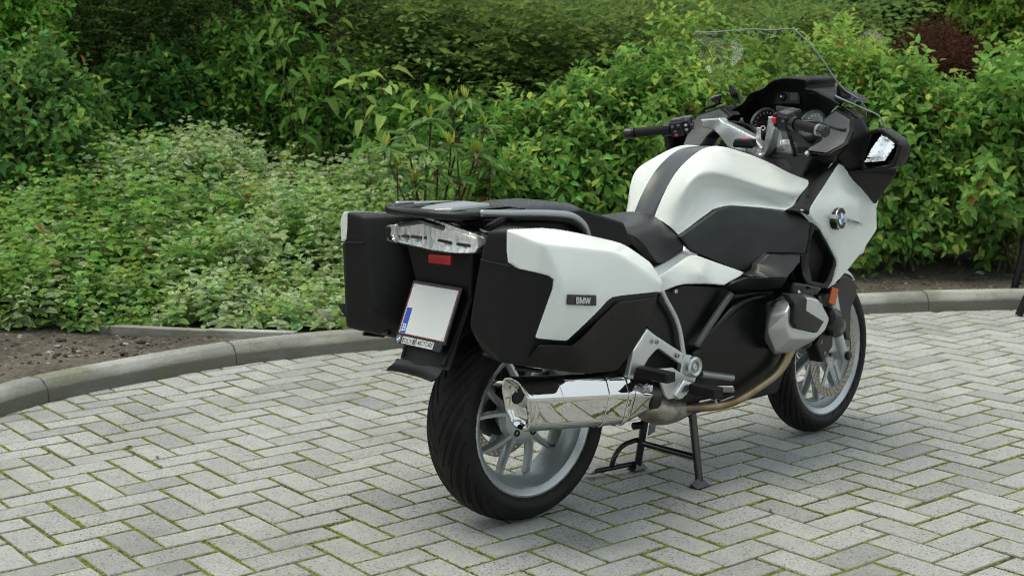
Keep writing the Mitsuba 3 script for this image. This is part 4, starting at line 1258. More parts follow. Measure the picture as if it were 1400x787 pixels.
# exhaust
both('header_pipe', tube([(0.9872, -0.27, 0.4535), (0.9599, -0.268, 0.4077), (0.9149, -0.262, 0.3519), (0.8395, -0.25, 0.3126), (0.7467, -0.235, 0.2789), (0.6616, -0.215, 0.268), (0.6016, -0.19, 0.2691), (0.5307, -0.16, 0.2687)], [.020, .0185, .016, .0138, .0132, .0132, .0138, .015], 20), 'pipe_steel', True)
EX0, EX1 = np.array((-0.2044, -0.228, 0.4236)), np.array((0.2211, -0.205, 0.3636))
d_ = (EX1 - EX0) / np.linalg.norm(EX1 - EX0)
zc = np.cross(np.array([0, 1.0, 0]), d_)
zc = zc / np.linalg.norm(zc) * (1 if np.cross(np.array([0, 1.0, 0]), d_)[2] > 0 else -1)
yc = np.cross(zc, d_)


mp_ = sg.Polygon([(0, .080), (-.036, .072), (-.0585, .024), (-.0405, -.070), (-.006, -.080), (.034, -.074), (.0575, -.022), (.053, .046), (.028, .075)]).buffer(-.030).buffer(.030, 16)
MUFF = np.array([mp_.exterior.interpolate(t, normalized=True).coords[0] for t in np.linspace(0, 1, 97)[:-1]])
MUFF = MUFF / np.abs(MUFF).max(0)


def muff(sts):
    """Sections (along, half height, half width, tilt) of the silencer, flat towards the outside and a little downwards."""
    return [EX0 + d_ * s + (h * MUFF[:, 1])[:, None] * zc + (w * MUFF[:, 0])[:, None] * yc - (h * MUFF[:, 1] * tilt)[:, None] * d_ for s, h, w, tilt in sts]


L = np.linalg.norm(EX1 - EX0)
silencer = muff([(0.012, .0755, .054, 0.42), (0.03, .0775, .056, 0.38), (0.10, .0785, .057, 0.1), (0.16, .0785, .057, 0), (L * 0.8, .0775, .0565, 0), (L * 0.97, .076, .056, 0), (L * 1.02, .074, .054, 0)])
put(MC + 'silencer', rings(silencer, cap=False), 'chrome', True)
put(MC + 'silencer__front_cone', rings(muff([(L * 1.03, .072, .053, 0), (L * 1.08, .066, .050, 0), (L * 1.22, .047, .042, 0), (L * 1.30, .036, .036, 0)]), cap=True), 'chrome', 40)
for s0 in (0.74, 0.95):
    put(MC + 'silencer__band', rings(muff([(L * s0, .0785, .0572, 0), (L * s0 + 0.001, .0805, .059, 0), (L * s0 + 0.014, .0805, .059, 0), (L * s0 + 0.015, .0785, .0572, 0)]), cap=False), 'chrome', 30)
put(MC + 'silencer__seam', rings(muff([(0.128, .0788, .0573, 0.25), (0.129, .0796, .0581, 0.25), (0.136, .0796, .0581, 0.25), (0.137, .0788, .0573, 0.25)]), cap=False), 'chrome', 30)
put(MC + 'silencer__end_cap', rings(muff([(0.020, .0762, .0547, 0.42), (0.002, .0775, .0555, 0.42), (-0.007, .0745, .0525, 0.42), (-0.008, .070, .048, 0.42), (-.004, .066, .044, 0.42), (0.010, .056, .037, 0.38), (0.017, .040, .028, 0.34), (0.020, .020, .016, 0.3), (0.0205, .001, .001, 0.3)]), cap=False), 'chrome', 40)
ec = EX0 + d_ * -0.002 + zc * 0.026 + yc * 0.002 - d_ * .010
put(MC + 'silencer__outlet', closed_lathe([(.0205, .012), (.0205, .05), (.0232, .05), (.0232, .012)], ec, d_ - zc * .34, 36), 'chrome', 30)
put(MC + 'silencer__outlet_bore', lathe([(0, .0165), (.0206, .0165), (.0206, .03)], ec, d_ - zc * .34, 30), 'mesh_black', 40)
put(MC + 'silencer__heat_shield', cat(rod((0.2942, -0.25, 0.4019), (0.3104, -0.25, 0.3813), 0.009), rbox((0.3114, -0.24, 0.3885), (0.03, 0.02, 0.018), 0.006)), 'steel', 35)
put(MC + 'collector', tube([(0.3198, -0.19, 0.3377), (0.3831, -0.18, 0.3069), (0.4565, -0.165, 0.28), (0.5419, -0.15, 0.265), (0.6237, -0.14, 0.2589)], [0.036, 0.047, 0.046, 0.036, 0.02], 22), 'collector_steel', True)
put(MC + 'silencer_clamp', tube([EX1 + d_ * 0.11, EX1 + d_ * 0.155], 0.042, 26, smooth=False), 'black_satin', 35)
# foot-rest brackets
br = []
br.append(panel([(0.3588, -0.195, 0.5581), (0.3928, -0.197, 0.5334), (0.5342, -0.21, 0.4462), (0.5415, -0.21, 0.4194), (0.5059, -0.208, 0.4221), (0.4064, -0.2, 0.4885), (0.3932, -0.2, 0.4881), (0.3605, -0.2, 0.4677), (0.3379, -0.2, 0.4437), (0.2979, -0.2, 0.4316), (0.2896, -0.2, 0.408), (0.266, -0.2, 0.4208), (0.2893, -0.2, 0.4983)], thick=0.012, r=0.004, corner=0.003))
br.append(panel([(0.5066, -0.213, 0.46), (0.5411, -0.213, 0.4527), (0.5764, -0.216, 0.4127), (0.5585, -0.214, 0.3657), (0.5368, -0.212, 0.3406), (0.5026, -0.212, 0.318), (0.4719, -0.212, 0.3208), (0.4871, -0.21, 0.374), (0.4968, -0.21, 0.4238)], thick=0.014, r=0.004, corner=0.003))
both('foot_rest_bracket', cat(*br), 'silver', 30)
pv = np.array((0.5403, -0.222, 0.4158))
both('foot_rest_bracket__pivot_ring', closed_lathe([(0.018, -0.01), (0.019, 0.006), (0.026, 0.010), (0.033, 0.006), (0.034, -0.02), (0.018, -0.02)], pv, (0, -1, 0), 40), 'silver', 30)
both('foot_rest_bracket__pivot_cover', lathe([(0, 0.0), (0.008, 0.0), (0.009, 0.003), (0.019, 0.001)], pv, (0, -1, 0), 26), 'silver_dark', 30)
both('foot_rest_bracket__pivot_bolt', bolt(pv + [0, -0.001, 0], (0, -1, 0), 0.0095, 0.006), 'steel')
for p in ((0.3826, -0.208, 0.5158), (0.4782, -0.208, 0.4587)):
    both('foot_rest_bracket__bolt', bolt(p, (0, -1, 0), 0.0075, 0.005), 'silver_dark')
both('heel_guard', panel([(0.3598, -0.225, 0.4363), (0.4393, -0.228, 0.4293), (0.4881, -0.23, 0.398), (0.4475, -0.226, 0.3434), (0.4527, -0.226, 0.331), (0.4236, -0.225, 0.331), (0.4067, -0.225, 0.3454), (0.3831, -0.225, 0.3928)], thick=0.006, r=0.003, corner=0.003), 'silver', 30)
both('peg_mount', panel([(0.4392, -0.235, 0.3417), (0.4826, -0.235, 0.3857), (0.517, -0.238, 0.3714), (0.4999, -0.238, 0.3648), (0.4828, -0.238, 0.3676), (0.4672, -0.237, 0.349), (0.4969, -0.238, 0.3397), (0.4618, -0.236, 0.3265)], thick=0.02, r=0.003), 'silver', 30)
pp = np.array((0.3035, -0.205, 0.4338))
both('pillion_peg', cat(hull([pp + [0, 0, 0.009], pp + [0.0, 0, -0.010], pp + [-0.012, -0.125, 0.011], pp + [-0.012, -0.125, -0.009], pp + [0.03, 0, 0.009], pp + [.03, 0, -.01], pp + [0.022, -0.125, 0.011], pp + [0.022, -0.125, -0.009]], 0.005)), 'rubber', 30)
both('pillion_peg__peg_core', hull([pp + [0.028, -0.06, -0.012], pp + [0.034, -0.122, -0.006], pp + [0.002, -0.06, -0.014], pp + [0.004, -0.122, -0.012]], 0.005), 'silver_dark', 30)
rp = np.array((0.5218, -0.225, 0.3499))
both('foot_peg', hull([rp + [0, 0, 0.010], rp + [0, 0, -0.012], rp + [-0.006, -0.10, 0.012], rp + [-0.006, -0.10, -0.012], rp + [.034, 0, .01], rp + [.034, 0, -.012], rp + [0.03, -0.10, 0.012], rp + [.03, -.1, -.012]], 0.005), 'rubber', 30)
both('foot_peg__feeler', rod(rp + [0.014, -0.088, -0.012], rp + [0.016, -0.092, -0.038], 0.004), 'silver_dark', 30)
put(MC + 'brake_pedal', cat(tube([(0.5825, -0.215, 0.3171), (0.625, -0.23, 0.3222), (0.6463, -0.245, 0.3307)], [0.008, 0.008, 0.009], 12), hull([(0.6247, -0.245, 0.3413), (0.6517, -0.285, 0.3436), (0.6556, -0.285, 0.3311), (0.6261, -0.25, 0.3301)], 0.005)), 'silver_dark', 35)
both('foot_rest_tube', rod((0.5989, -0.2, 0.3809), (0.7486, -0.205, 0.3465), 0.0125), 'silver_dark', 30)
both('linkage', cat(rod((0.6129, -0.18, 0.2846), (0.7468, -0.18, 0.2817), 0.005), rod((0.6974, -0.2, 0.2763), (0.7634, -0.2, 0.2824), 0.003)), 'steel', 30)
both('foot_rest_hanger', rod((0.5608, -0.205, 0.444), (0.5803, -0.215, 0.4638), 0.017), 'black_satin', 30)
both('bracket_web', hull([(0.5897, -0.19, 0.3593), (0.5855, -0.17, 0.2899), (0.5479, -0.16, 0.2849), (0.6349, -0.17, 0.3009)], 0.008), 'black_satin', 30)

# --- centre stand
CS = MC + 'centre_stand__'
for s, foot, top in ((-1, (0.6248, -0.178, 0.0028), (0.6312, -0.135, 0.2568)), (1, (0.6142, 0.088, 0.0077), (0.6102, 0.095, 0.1796))):
    foot, top = np.array(foot), np.array(top)
    if s > 0:
        top = foot + (np.array((0.6312, -0.135, 0.2568)) - np.array((0.6248, -0.178, 0.0028))) * [1, -1, 1]
    put(CS + 'leg', tube([top, foot + [0, 0, 0.006]], [0.0135, 0.0125], 18, smooth=False), 'black_gloss', 35)
    put(CS + 'foot', hull([foot + [-0.03, -0.016, 0.0], foot + [0.028, -0.016, 0.0], foot + [-0.03, 0.016, 0.0], foot + [0.028, 0.016, 0], foot + [0.0, 0, 0.03], foot + [-0.036, 0, 0.012]], 0.003), 'black_gloss', 35)
    put(CS + 'hinge', cat(hull([top + [-0.02, 0, 0.02], top + [0.022, 0, 0.02], top + [0.0, 0, -0.03], top + [-0.018, 0, -0.012]], 0.011)), 'black_gloss', 35)
    put(CS + 'hinge_bolt', bolt(top + [0, s * 0.012, 0.0], (0, s, 0), 0.011, 0.006), 'black_satin', 30)
    if s < 0:
        rleg = (foot, top)
    else:
        lleg = (foot, top)
both('stand_mount', hull([rleg[1] + [-.02, 0, .012], rleg[1] + [.03, 0, .012], rleg[1] + [-.02, 0, .05], rleg[1] + [.03, 0, .05]], 0.008), 'silver', 30)
b0, b1 = rleg[0] + (rleg[1] - rleg[0]) * 0.36, lleg[0] + (lleg[1] - lleg[0]) * 0.36
put(CS + 'cross_bar', tube([b0, b1], 0.0105, 16, smooth=False), 'black_gloss', 35)
put(CS + 'rubber_stop', rod(lleg[0] + (lleg[1] - lleg[0]) * .62 + [-.012, 0, 0], lleg[0] + (lleg[1] - lleg[0]) * .62 + [-.045, .01, 0], .012), 'rubber', 30)
put(CS + 'spring_bracket', hull([lleg[0] + (lleg[1] - lleg[0]) * t_ + [.012, -.016, 0] for t_ in (.48, .95)] + [lleg[0] + (lleg[1] - lleg[0]) * t_ + [.030, -.022, 0] for t_ in (.52, .95)], .003), 'silver_dark', 30)
tip = np.array((0.459, 0.14, 0.033))
tip[2] = 0.018
put(CS + 'kick_lever', cat(tube([lleg[0] + [0, 0, 0.02], tip], 0.0085, 14, smooth=False), tube([lleg[0] + [0, 0, 0.10], lleg[0] + [-0.06, 0.015, 0.085], lleg[0] + [-0.09, 0.022, 0.05], lleg[0] + [-0.095, 0.03, 0.018]], 0.0085, 14)), 'black_gloss', 35)
put(CS + 'kick_pad', hull([tip + [0.005, 0, 0.006], tip + [-0.035, -0.02, 0.004], tip + [-0.035, 0.02, 0.004], tip + [0.005, 0, -0.008]], 0.004), 'silver_dark', 30)
for k in range(2):
    sp = [lleg[1] + [0.03, -0.03, 0.04] + np.array([0.004 * math.cos(t) + 0.03 * k, 0.006 * math.sin(t), -t * 0.0026]) for t in np.linspace(0, 16 * math.pi, 130)]
    put(CS + 'spring', tube(sp, 0.0017, 6, smooth=False), 'steel', True)

# --- panniers
pr = dict(A=(-0.3364, -0.355, 0.9266), Ab=(-0.3572, -0.335, 0.5804), B=(-0.2972, -0.435, 0.8955), E=(-0.2495, -0.455, 0.7917), C=(-0.0134, -0.415, 0.8463), D=(0.1949, -0.4, 0.7332))
body_pts = [pr['A'], pr['Ab'], (-0.338, -0.2663, 0.9169), (-0.345, -0.24, 0.8402), (-0.352, -0.2015, 0.6582), (-0.352, -0.2315, 0.6342), pr['B'], pr['E'], pr['C'], pr['D'], (-0.0722, -0.29, 0.8974), (0.1447, -0.29, 0.8424), (0.24, -0.31, 0.781), (.12, -.19, .745), (-.2, -.17, .92), (-.17, -.18, .90), (-.17, -.16, .62),
            (0.1798, -0.4, 0.7076), (0.1403, -0.395, 0.6194), (0.0823, -0.385, 0.5524), (0.0455, -0.375, 0.5039), (-0.1342, -0.395, 0.5251), (-0.3221, -0.385, 0.5749), (-0.3326, -0.362, 0.8331), (-0.2428, -0.447, 0.6682), (-0.0328, -0.434, 0.6995), (.05, -.17, .56), (-.25, -.15, .55)]
shell2 = soft(body_pts, 330.0, 6, 0.0025)
proud = soft(body_pts, 330.0, 6, 0.0065)
lid_line = [(-.338, 0, .97), (-.341, 0, .845)] + [(-0.3334, -0.39, 0.8335), (-0.329, -0.43, 0.8299), (-0.2815, -0.445, 0.8132), (-0.2694, -0.448, 0.8027), (-0.2696, -0.448, 0.7797), (-0.3017, -0.44, 0.648), (-0.2152, -0.44, 0.6333), (-0.0648, -0.435, 0.7235), (-0.0421, -0.432, 0.7295), (-0.0001, -0.43, 0.7285), (0.2259, -0.4, 0.7129)]
lp = sg.Polygon([(p[0], p[2]) for p in lid_line] + [(0.35, 0.70), (0.35, 1.05), (-0.338, 1.05)])
lp = lp.buffer(-0.005).buffer(0.005)
inner_line = prism(sg.Polygon([(-.40, -.8), (.4, -.8), (.4, -.25), (-.15, -.275), (-.27, -.325), (-.352, -.347), (-.40, -.36)]), .4, 1.1, 2)
lid = man((mani(prism(lp, -0.75, -0.20, 1)) ^ mani(proud)) ^ mani(inner_line))
def left_case(m):
    m = flipy(m)
    m.apply_translation([0, .034, 0])
    return m


for s in (-1, 1):
    f = (lambda m: m) if s < 0 else left_case
    k = put(MC + 'pannier', f(shell2), 'black_plastic', 40)
    put(k + '__lid_panel', f(lid), 'white_paint', 32)
    dimple = panel([(-0.3253, -0.392, 0.8143), (-0.291, -0.444, 0.8046), (-0.2827, -0.446, 0.7924), (-0.3205, -0.438, 0.6542), (-0.3129, -0.438, 0.6358), (-0.2026, -0.438, 0.6185), (-0.0193, -0.432, 0.7138), (0.1707, -0.4, 0.7024), (0.122, -0.398, 0.6138), (0.0694, -0.386, 0.5439), (0.0306, -0.378, 0.5129), (-0.1352, -0.396, 0.5346), (-0.3139, -0.376, 0.5802)],
                   thick=0.004, r=0.004, corner=0.006, off=-0.0085)
    put(k + '__lower_skin', f(dimple), 'black_plastic', 24)
    put(k + '__seam', f(tube([(-0.3465, -0.2464, 0.8439), (-0.3475, -0.2788, 0.8411), (-0.3485, -0.324, 0.8392), (-0.3495, -0.3683, 0.8374)], .0022, 6)), 'mesh_black', True)
    badge = panel([(-0.2334, -0.4475, 0.7611), (-0.1231, -0.4405, 0.7458), (-0.1235, -0.4395, 0.7171), (-0.2362, -0.4475, 0.7344)], thick=0.004, r=0.0015, corner=0.003, off=-0.0165)
    put(k + '__name_badge', f(badge), 'black_gloss', 30)
    o, e1, e2 = [np.array((-0.2088, -0.4465, 0.7347)), np.array((-0.1506, -0.442, 0.7261)), np.array((-0.2081, -0.4465, 0.751))]
    tx = meshkit.text_mesh('BMW', 1.0, 0.0012, bold=True)
    v = np.array(tx.vertices)
    w_ = v[:, 0].max()
    v = o + (v[:, :1] / w_) * (e1 - o) + v[:, 1:2] * (e2 - o) + np.c_[np.zeros(len(v)), -0.0178 - np.where(v[:, 2] > 0.0006, 0.001, 0), np.zeros(len(v))]
    tx = tm(v, tx.faces)
    if s > 0:   # the letters read from the left on that side too
        x = v[:, 0]
        tx = tm(np.stack([x.max() + x.min() - x, .034 - v[:, 1], v[:, 2]], 1), tx.faces)
    put(k + '__badge_lettering', tx, 'dial_mark', False)
    put(k + '__latch', f(rod((-0.3016, -0.33, 0.5556), (-0.2182, -0.34, 0.5365), 0.006)), 'black_satin', 30)
    put(k + '__mounting_pin', f(rod((-.30, -.25, .575), (-.30, -.20, .575), 0.007)), 'black_satin', 30)

# --- tail
put(MC + 'tail_unit', cat(hull([(-.27, -.15, .86), (-.27, .15, .86), (-.29, -.10, .90), (-.29, .10, .90), (-.05, -.17, .86), (-.05, .17, .86), (-.05, -.16, .92), (-.05, .16, .92), (-.29, -.11, .925), (-.29, .11, .925)], 0.012),
                          hull([(-.27, -.11, .72), (-.27, .11, .72), (-.285, -.14, .855), (-.285, .14, .855), (-.1, -.14, .70), (-.1, .14, .70), (-.1, -.15, .86), (-.1, .15, .86)], 0.012)), 'black_plastic', 35)


def lampcurve(y):
    return -0.352 + 1.1 * y * y


lo = [(-0.315, 0.2485, 0.8864), (-0.315, 0.2301, 0.8953), (-0.33, 0.1283, 0.9105), (-0.338, 0.083, 0.9228), (-0.35, -0.0231, 0.9395), (-0.352, -0.0771, 0.9304), (-0.345, -0.1376, 0.9164), (-0.33, -0.1842, 0.9049), (-0.32, -0.2087, 0.8951), (-0.32, -0.1832, 0.8523), (-0.345, -0.1251, 0.8494), (-0.36, -0.0396, 0.8523), (-0.35, 0.0935, 0.8564), (-0.325, 0.2112, 0.8516), (-0.315, 0.2421, 0.8676)]
lo = [(lampcurve(p[1] + 0.012), p[1], p[2]) for p in lo]
TL = MC + 'tail_lamp'
lens = panel(lo, axis=0, sign=-1, thick=0.001, r=0.010, corner=0.004, off=-0.022)
# keep only the lens's outer sheet and its rim
fc = np.array(lens.faces)
nv2 = len(lens.vertices) // 2
lens = tm(lens.vertices, fc[(fc < nv2).all(1)])
put(TL, panel(lo, axis=0, sign=-1, thick=0.05, r=0.003, off=0.026), 'black_gloss', 30)
put(TL + '__lens', lens, 'clear_plastic', 30)
cy = np.mean([p[1] for p in lo])
zt = lambda y: np.interp(y, *zip(*sorted((p[1], p[2]) for p in lo[:9])))
zb = lambda y: np.interp(y, *zip(*sorted((p[1], p[2]) for p in lo[9:])))
rib = panel(lo, axis=0, sign=-1, thick=0.004, r=0.004, corner=.003, step=.0032, off=-0.001)
rv = np.array(rib.vertices)
ry_, rz2 = rv[:, 1], rv[:, 2]
tt_ = np.array([zt(y_) for y_ in ry_])
bb_ = np.array([zb(y_) for y_ in ry_])
hv = np.clip((rz2 - bb_) / (tt_ - bb_), 0, 1)
wide = np.abs(((ry_ + .03) / .060 + .5) % 1 - .5) * 2
rv[:, 0] += .020 * (1 - wide ** 2) * np.sin(np.pi * np.clip(hv, 0, 1)) ** .7 + .0042 * np.sin(ry_ * 2 * np.pi / .017)
put(TL + '__reflector', tm(rv, rib.faces), 'lamp_reflector', 25)
for yb in (.128, -.043):
    put(TL + '__divider', tube([(lampcurve(yb) - 0.010, yb, zb(yb) + 0.004), (lampcurve(yb) - 0.010, yb, zt(yb) - 0.010)], 0.006, 10, smooth=False), 'sticker_white', True)
put(TL + '__light_bar', cat(*[tube([(lampcurve(y_) + .006, y_, zb(y_) * .66 + zt(y_) * .34) for y_ in np.linspace(a_, b_, 9)], .0042, 8) for a_, b_ in ((-.175, -.055), (-.03, .115), (.14, .18))]), 'mesh_black', True)
put(TL + '__top_strip', tube([(lampcurve(y_) - 0.014, y_, zt(y_) - 0.008) for y_ in np.linspace(-.10, .09, 21)], 0.008, 10), 'black_gloss', True)
put(MC + 'rear_reflector', panel([(-0.335, -0.0055, 0.8347), (-0.335, -0.1027, 0.8394), (-0.338, -0.1025, 0.8134), (-0.338, -0.0069, 0.8114)], axis=0, sign=-1, thick=0.006, r=0.002, corner=0.002), 'red_plastic', 30)
# number plate on its carrier
P0, P1, P2, P3 = [np.array(p) for p in ((-0.3, 0.1034, 0.7378), (-0.3, -0.1001, 0.74), (-0.36, -0.1013, 0.6001), (-0.36, 0.1108, 0.6004))]
cen = (P0 + P1 + P2 + P3) / 4
eu = ((P1 - P0) + (P2 - P3)) / 2
ev = ((P0 - P3) + (P1 - P2)) / 2
W_, H_ = np.linalg.norm(eu), np.linalg.norm(ev)
eu, ev = eu / W_, ev / H_
eu[0] = 0
eu /= np.linalg.norm(eu)
ev -= eu * (ev @ eu)
ev /= np.linalg.norm(ev)
en = np.cross(eu, ev)


def on_plate(poly, d0, d1):
    m = trimesh.creation.extrude_polygon(poly, d1 - d0, engine='earcut')
    v = np.array(m.vertices)
    return tm(cen + v[:, :1] * eu + v[:, 1:2] * ev + (v[:, 2:] + d0) * en, m.faces)


NP = MC + 'number_plate'
hw, hh = W_ / 2, H_ / 2
put(NP, on_plate(sg.box(-hw + .004, -hh + .004, hw - .004, hh - .004).buffer(0.004), 0.0, 0.0022), 'plate_white', False)
put(NP + '__red_border', on_plate(sg.box(-hw + .0035, -hh + .0035, hw - .0035, hh - .0035).buffer(0.0035).difference(sg.box(-hw + .0025, -hh + .0025, hw - .0025, hh - .0025)), 0.001, 0.003), 'plate_red', False)
put(NP + '__holder_frame', on_plate(sg.box(-hw - .004, -hh - .004, hw + .004, hh + .004).buffer(0.003), -0.006, 0.0), 'black_satin', False)
put(NP + '__blue_band', on_plate(sg.box(-hw + .006, -hh + .003, -hw + .030, -hh + .078), 0.0022, 0.0026), 'plate_blue', False)
tb = meshkit.text_mesh('B', 0.020, 0.0005, bold=True)
v = np.array(tb.vertices)
put(NP + '__letter', tm(cen + (v[:, :1] - hw + .010) * eu + (v[:, 1:2] - hh + .010) * ev + (v[:, 2:] + .0027) * en, tb.faces), 'sticker_white', False)
for sx in (-1, 1):
    for sy in (-1, 1):
        put(NP + '__screw', lathe([(0, .0035), (.003, .003), (.004, .0015)], cen + eu * sx * (hw - .010) + ev * sy * (hh - .009), en, 12), 'steel', 30)
DS = MC + 'dealer_strip'
y1, y0 = -hh - .004, -hh - .027
put(DS, on_plate(sg.box(-hw - .006, y0 - .002, hw - .004, y1), -0.004, 0.0012), 'black_satin', False)
put(DS + '__white_field', on_plate(sg.box(-hw + .026, y0 + .001, hw - .040, y1 - .002), 0.0012, 0.0018), 'sticker_white', False)
put(DS + '__black_field', on_plate(sg.box(-hw + .029, y0 + .0035, -hw + .082, y1 - .0045), 0.0018, 0.0022), 'black_satin', False)
for txt, x0, x1, mat, z in (('WINGE', -hw + .031, -hw + .076, 'sticker_white', .0023), ('MOTORS', -hw + .096, hw - .044, 'black_satin', .0019)):
    t_ = meshkit.text_mesh(txt, 1.0, 0.0004, bold=True)
    v = np.array(t_.vertices)
    v[:, 0] *= (x1 - x0) / v[:, 0].max()
    v[:, 1] = v[:, 1] * 0.0135 + y0 + .0050
    v[:, 0] += x0 + (v[:, 1] - y0) * 0.15
    put(DS + '__lettering', tm(cen + v[:, :1] * eu + v[:, 1:2] * ev + (v[:, 2:] + z) * en, t_.faces), mat, False)
ck = shapely.union_all([sg.box(-hw + .080 + .0036 * i, y0 + .003 + .0036 * j, -hw + .080 + .0036 * (i + 1), y0 + .003 + .0036 * (j + 1)) for i in range(4) for j in range(5) if (i + j) % 2 == 0])
put(DS + '__chequer', cat(*[on_plate(g, 0.0019, 0.0024) for g in getattr(ck.buffer(-1e-5), 'geoms', [ck])]), 'black_satin', False)


def roundel(key, c, u, v_, n, r, black=True):
    """Round badge: dark ring and four quadrants, blue and white."""
    def disc_part(poly, d0, d1):
        m = trimesh.creation.extrude_polygon(poly, d1 - d0, engine='earcut')
        w = np.array(m.vertices)
        return tm(c + w[:, :1] * u + w[:, 1:2] * v_ + (w[:, 2:] + d0) * n, m.faces)
    C0 = sg.Point(0, 0)
    put(key + '__rim', disc_part(C0.buffer(r, 24).difference(C0.buffer(r * .92, 24)), 0, r * .14), 'chrome', False)
    put(key + '__ring', disc_part(C0.buffer(r * .92, 24).difference(C0.buffer(r * .57, 24)), 0, r * .11), 'black_gloss', False)
    put(key + '__ring_edge', disc_part(C0.buffer(r * .57, 24).difference(C0.buffer(r * .53, 24)), 0, r * .13), 'chrome', False)
    inn = C0.buffer(r * .53, 24)
    for qd, (sx, sy) in enumerate(((1, 1), (-1, 1), (-1, -1), (1, -1))):
        put(key + '__quadrant', disc_part(inn.intersection(sg.box(min(0, sx), min(0, sy), max(0, sx), max(0, sy))), 0, r * .11), 'roundel_white' if qd % 2 == 0 else 'roundel_blue', False)


roundel(DS, cen + eu * (-hw + .010) + ev * (y0 + .0115) + en * .0012, eu, ev, en, .0105)
# mudguard under the plate, with its flap
rows = []
for x, z, w, b in ((-.255, .83, .125, .0), (-.285, .72, .122, .004), (-.335, .62, .118, .006), (-.368, .545, .112, .008), (-.378, .525, .110, .008)):
    rows.append([(x + b * abs(t) ** 2 * 3, t * w, z) for t in np.linspace(-1, 1, 9)])
put(MC + 'rear_mudguard', patch(rows, 40, 30, 0.006, out=(-1, 0, 0)), 'black_plastic', 40)
both('rear_mudguard_side', panel([(-.25, -.114, .83), (-.285, -.114, .70), (-.362, -.099, .535), (-.345, -.098, .53), (-.30, -.10, .60), (-.12, -.11, .68), (-.1, -.115, .83)], thick=0.01, r=0.003), 'black_plastic', 35)
rows = []
for x, z, w in ((-.372, .530, .104), (-.386, .519, .106), (-.400, .512, .106), (-.411, .508, .102)):
    rows.append([(x, t * w, z - .006 * abs(t) ** 2.5 * (1 if x < -.38 else .3)) for t in np.linspace(-1, 1, 9)])
put(MC + 'mud_flap', patch(rows, 20, 30, 0.005, out=(0, 0, 1)), 'black_satin', 40)
# luggage rack and grab rails
rk = [(-.10, -.165), (-.26, -.182), (-.345, -.160), (-.395, -.10), (-.412, 0), (-.395, .10), (-.345, .160), (-.26, .182), (-.10, .165)]
rail_pts = [(-.24, -.188, .951), (-.30, -.178, .952), (-.345, -.156, .953), (-.385, -.10, .955), (-.402, 0, .957), (-.385, .10, .955), (-.345, .156, .953), (-.30, .178, .952), (-.24, .188, .951)]
put(MC + 'luggage_rack', tube(rail_pts, 0.0115, 16), 'black_satin', True)
rp_ = sg.Polygon(rk).buffer(-0.008).difference(sg.Polygon([(-.12, -.10), (-.22, -.10), (-.22, -.135), (-.12, -.135)]).buffer(.006)).difference(sg.Polygon([(-.12, .10), (-.22, .10), (-.22, .135), (-.12, .135)]).buffer(.006))
rp_ = rp_.difference(shapely.union_all([sg.box(-.37, y_ - .006, -.27, y_ + .006).buffer(.004) for y_ in (-.09, .09)]))
put(MC + 'luggage_rack__plate', prism(rp_, .947, .958, 2), 'black_satin', False)
put(MC + 'luggage_rack__top_skin', panel([(-.14, -.050, .966), (-.29, -.060, .963), (-.33, -.035, .962), (-.33, .035, .962), (-.29, .060, .963), (-.14, .050, .966)], [(-.2, 0, .974), (-.28, 0, .972)], axis=2, sign=1, thick=0.008, r=0.006, corner=0.01), 'rail_silver', 35)
put(MC + 'luggage_rack__pad', panel([(-.345, -.11, .961), (-.375, -.08, .961), (-.375, .08, .961), (-.345, .11, .961), (-.335, .08, .961), (-.335, -.08, .961)], axis=2, sign=1, thick=0.004, r=0.002, off=0.0), 'rubber', 35)
rail = [(-0.2978, -0.19, 0.9591), (-0.2528, -0.192, 0.9549), (-0.1909, -0.197, 0.95), (-0.103, -0.205, 0.9445), (-0.0209, -0.207, 0.9364), (0.0286, -0.206, 0.9263), (0.0634, -0.203, 0.9087), (0.0868, -0.2, 0.8855), (0.1005, -0.195, 0.8542), (0.1103, -0.185, 0.8248)]
both('grab_rail', tube(rail, [.0095, .0105, .011, .011, .011, .011, .0115, .0120, .012, .011], 18, squash=1.0), 'rail_silver', True)
both('grab_rail_inner', tube([np.array(p) + [0, .012, -.014] for p in rail[2:]], [.012] * 8, 14), 'black_plastic', True)
both('grab_rail_support', rod((-0.1861, -0.17, 0.9382), (-0.1784, -0.17, 0.9071), 0.006), 'black_satin', 30)
both('tail_side', panel([(-.30, -.165, .855), (-.30, -.165, .90), (-.2, -.175, .935), (.1, -.18, .94), (.26, -.19, .89), (.30, -.19, .82), (.1, -.18, .78), (-.2, -.17, .8)], thick=0.02, r=0.008), 'black_plastic', 35)
# seats
pil = []
for x, z, w, h in ((-.165, .938, .10, .03), (-.12, .953, .125, .05), (-.04, .962, .14, .07), (.05, .962, .15, .085), (.13, .953, .155, .09), (.195, .935, .155, .085), (.24, .908, .15, .07), (.268, .878, .14, .045), (.276, .860, .125, .02)):
    t = np.linspace(0, 2 * np.pi, 41)[:-1]
    c, s_ = np.cos(t), np.sin(t)
    ex = 0.55
    pil.append(np.stack([np.full(40, x) - 0.03 * np.sign(s_) * np.abs(s_) ** ex * (1 if x > .15 else 0), w * np.sign(c) * np.abs(c) ** ex, z - h + h * np.sign(s_) * np.abs(s_) ** ex], 1))
put(MC + 'pillion_seat', rings(pil), 'seat_vinyl', 50)
both('pillion_seat__piping', tube([(-.05, -.142, .915), (.05, -.152, .908), (.13, -.157, .893), (.2, -.157, .872), (.25, -.147, .848)], 0.003, 8), 'black_satin', True)
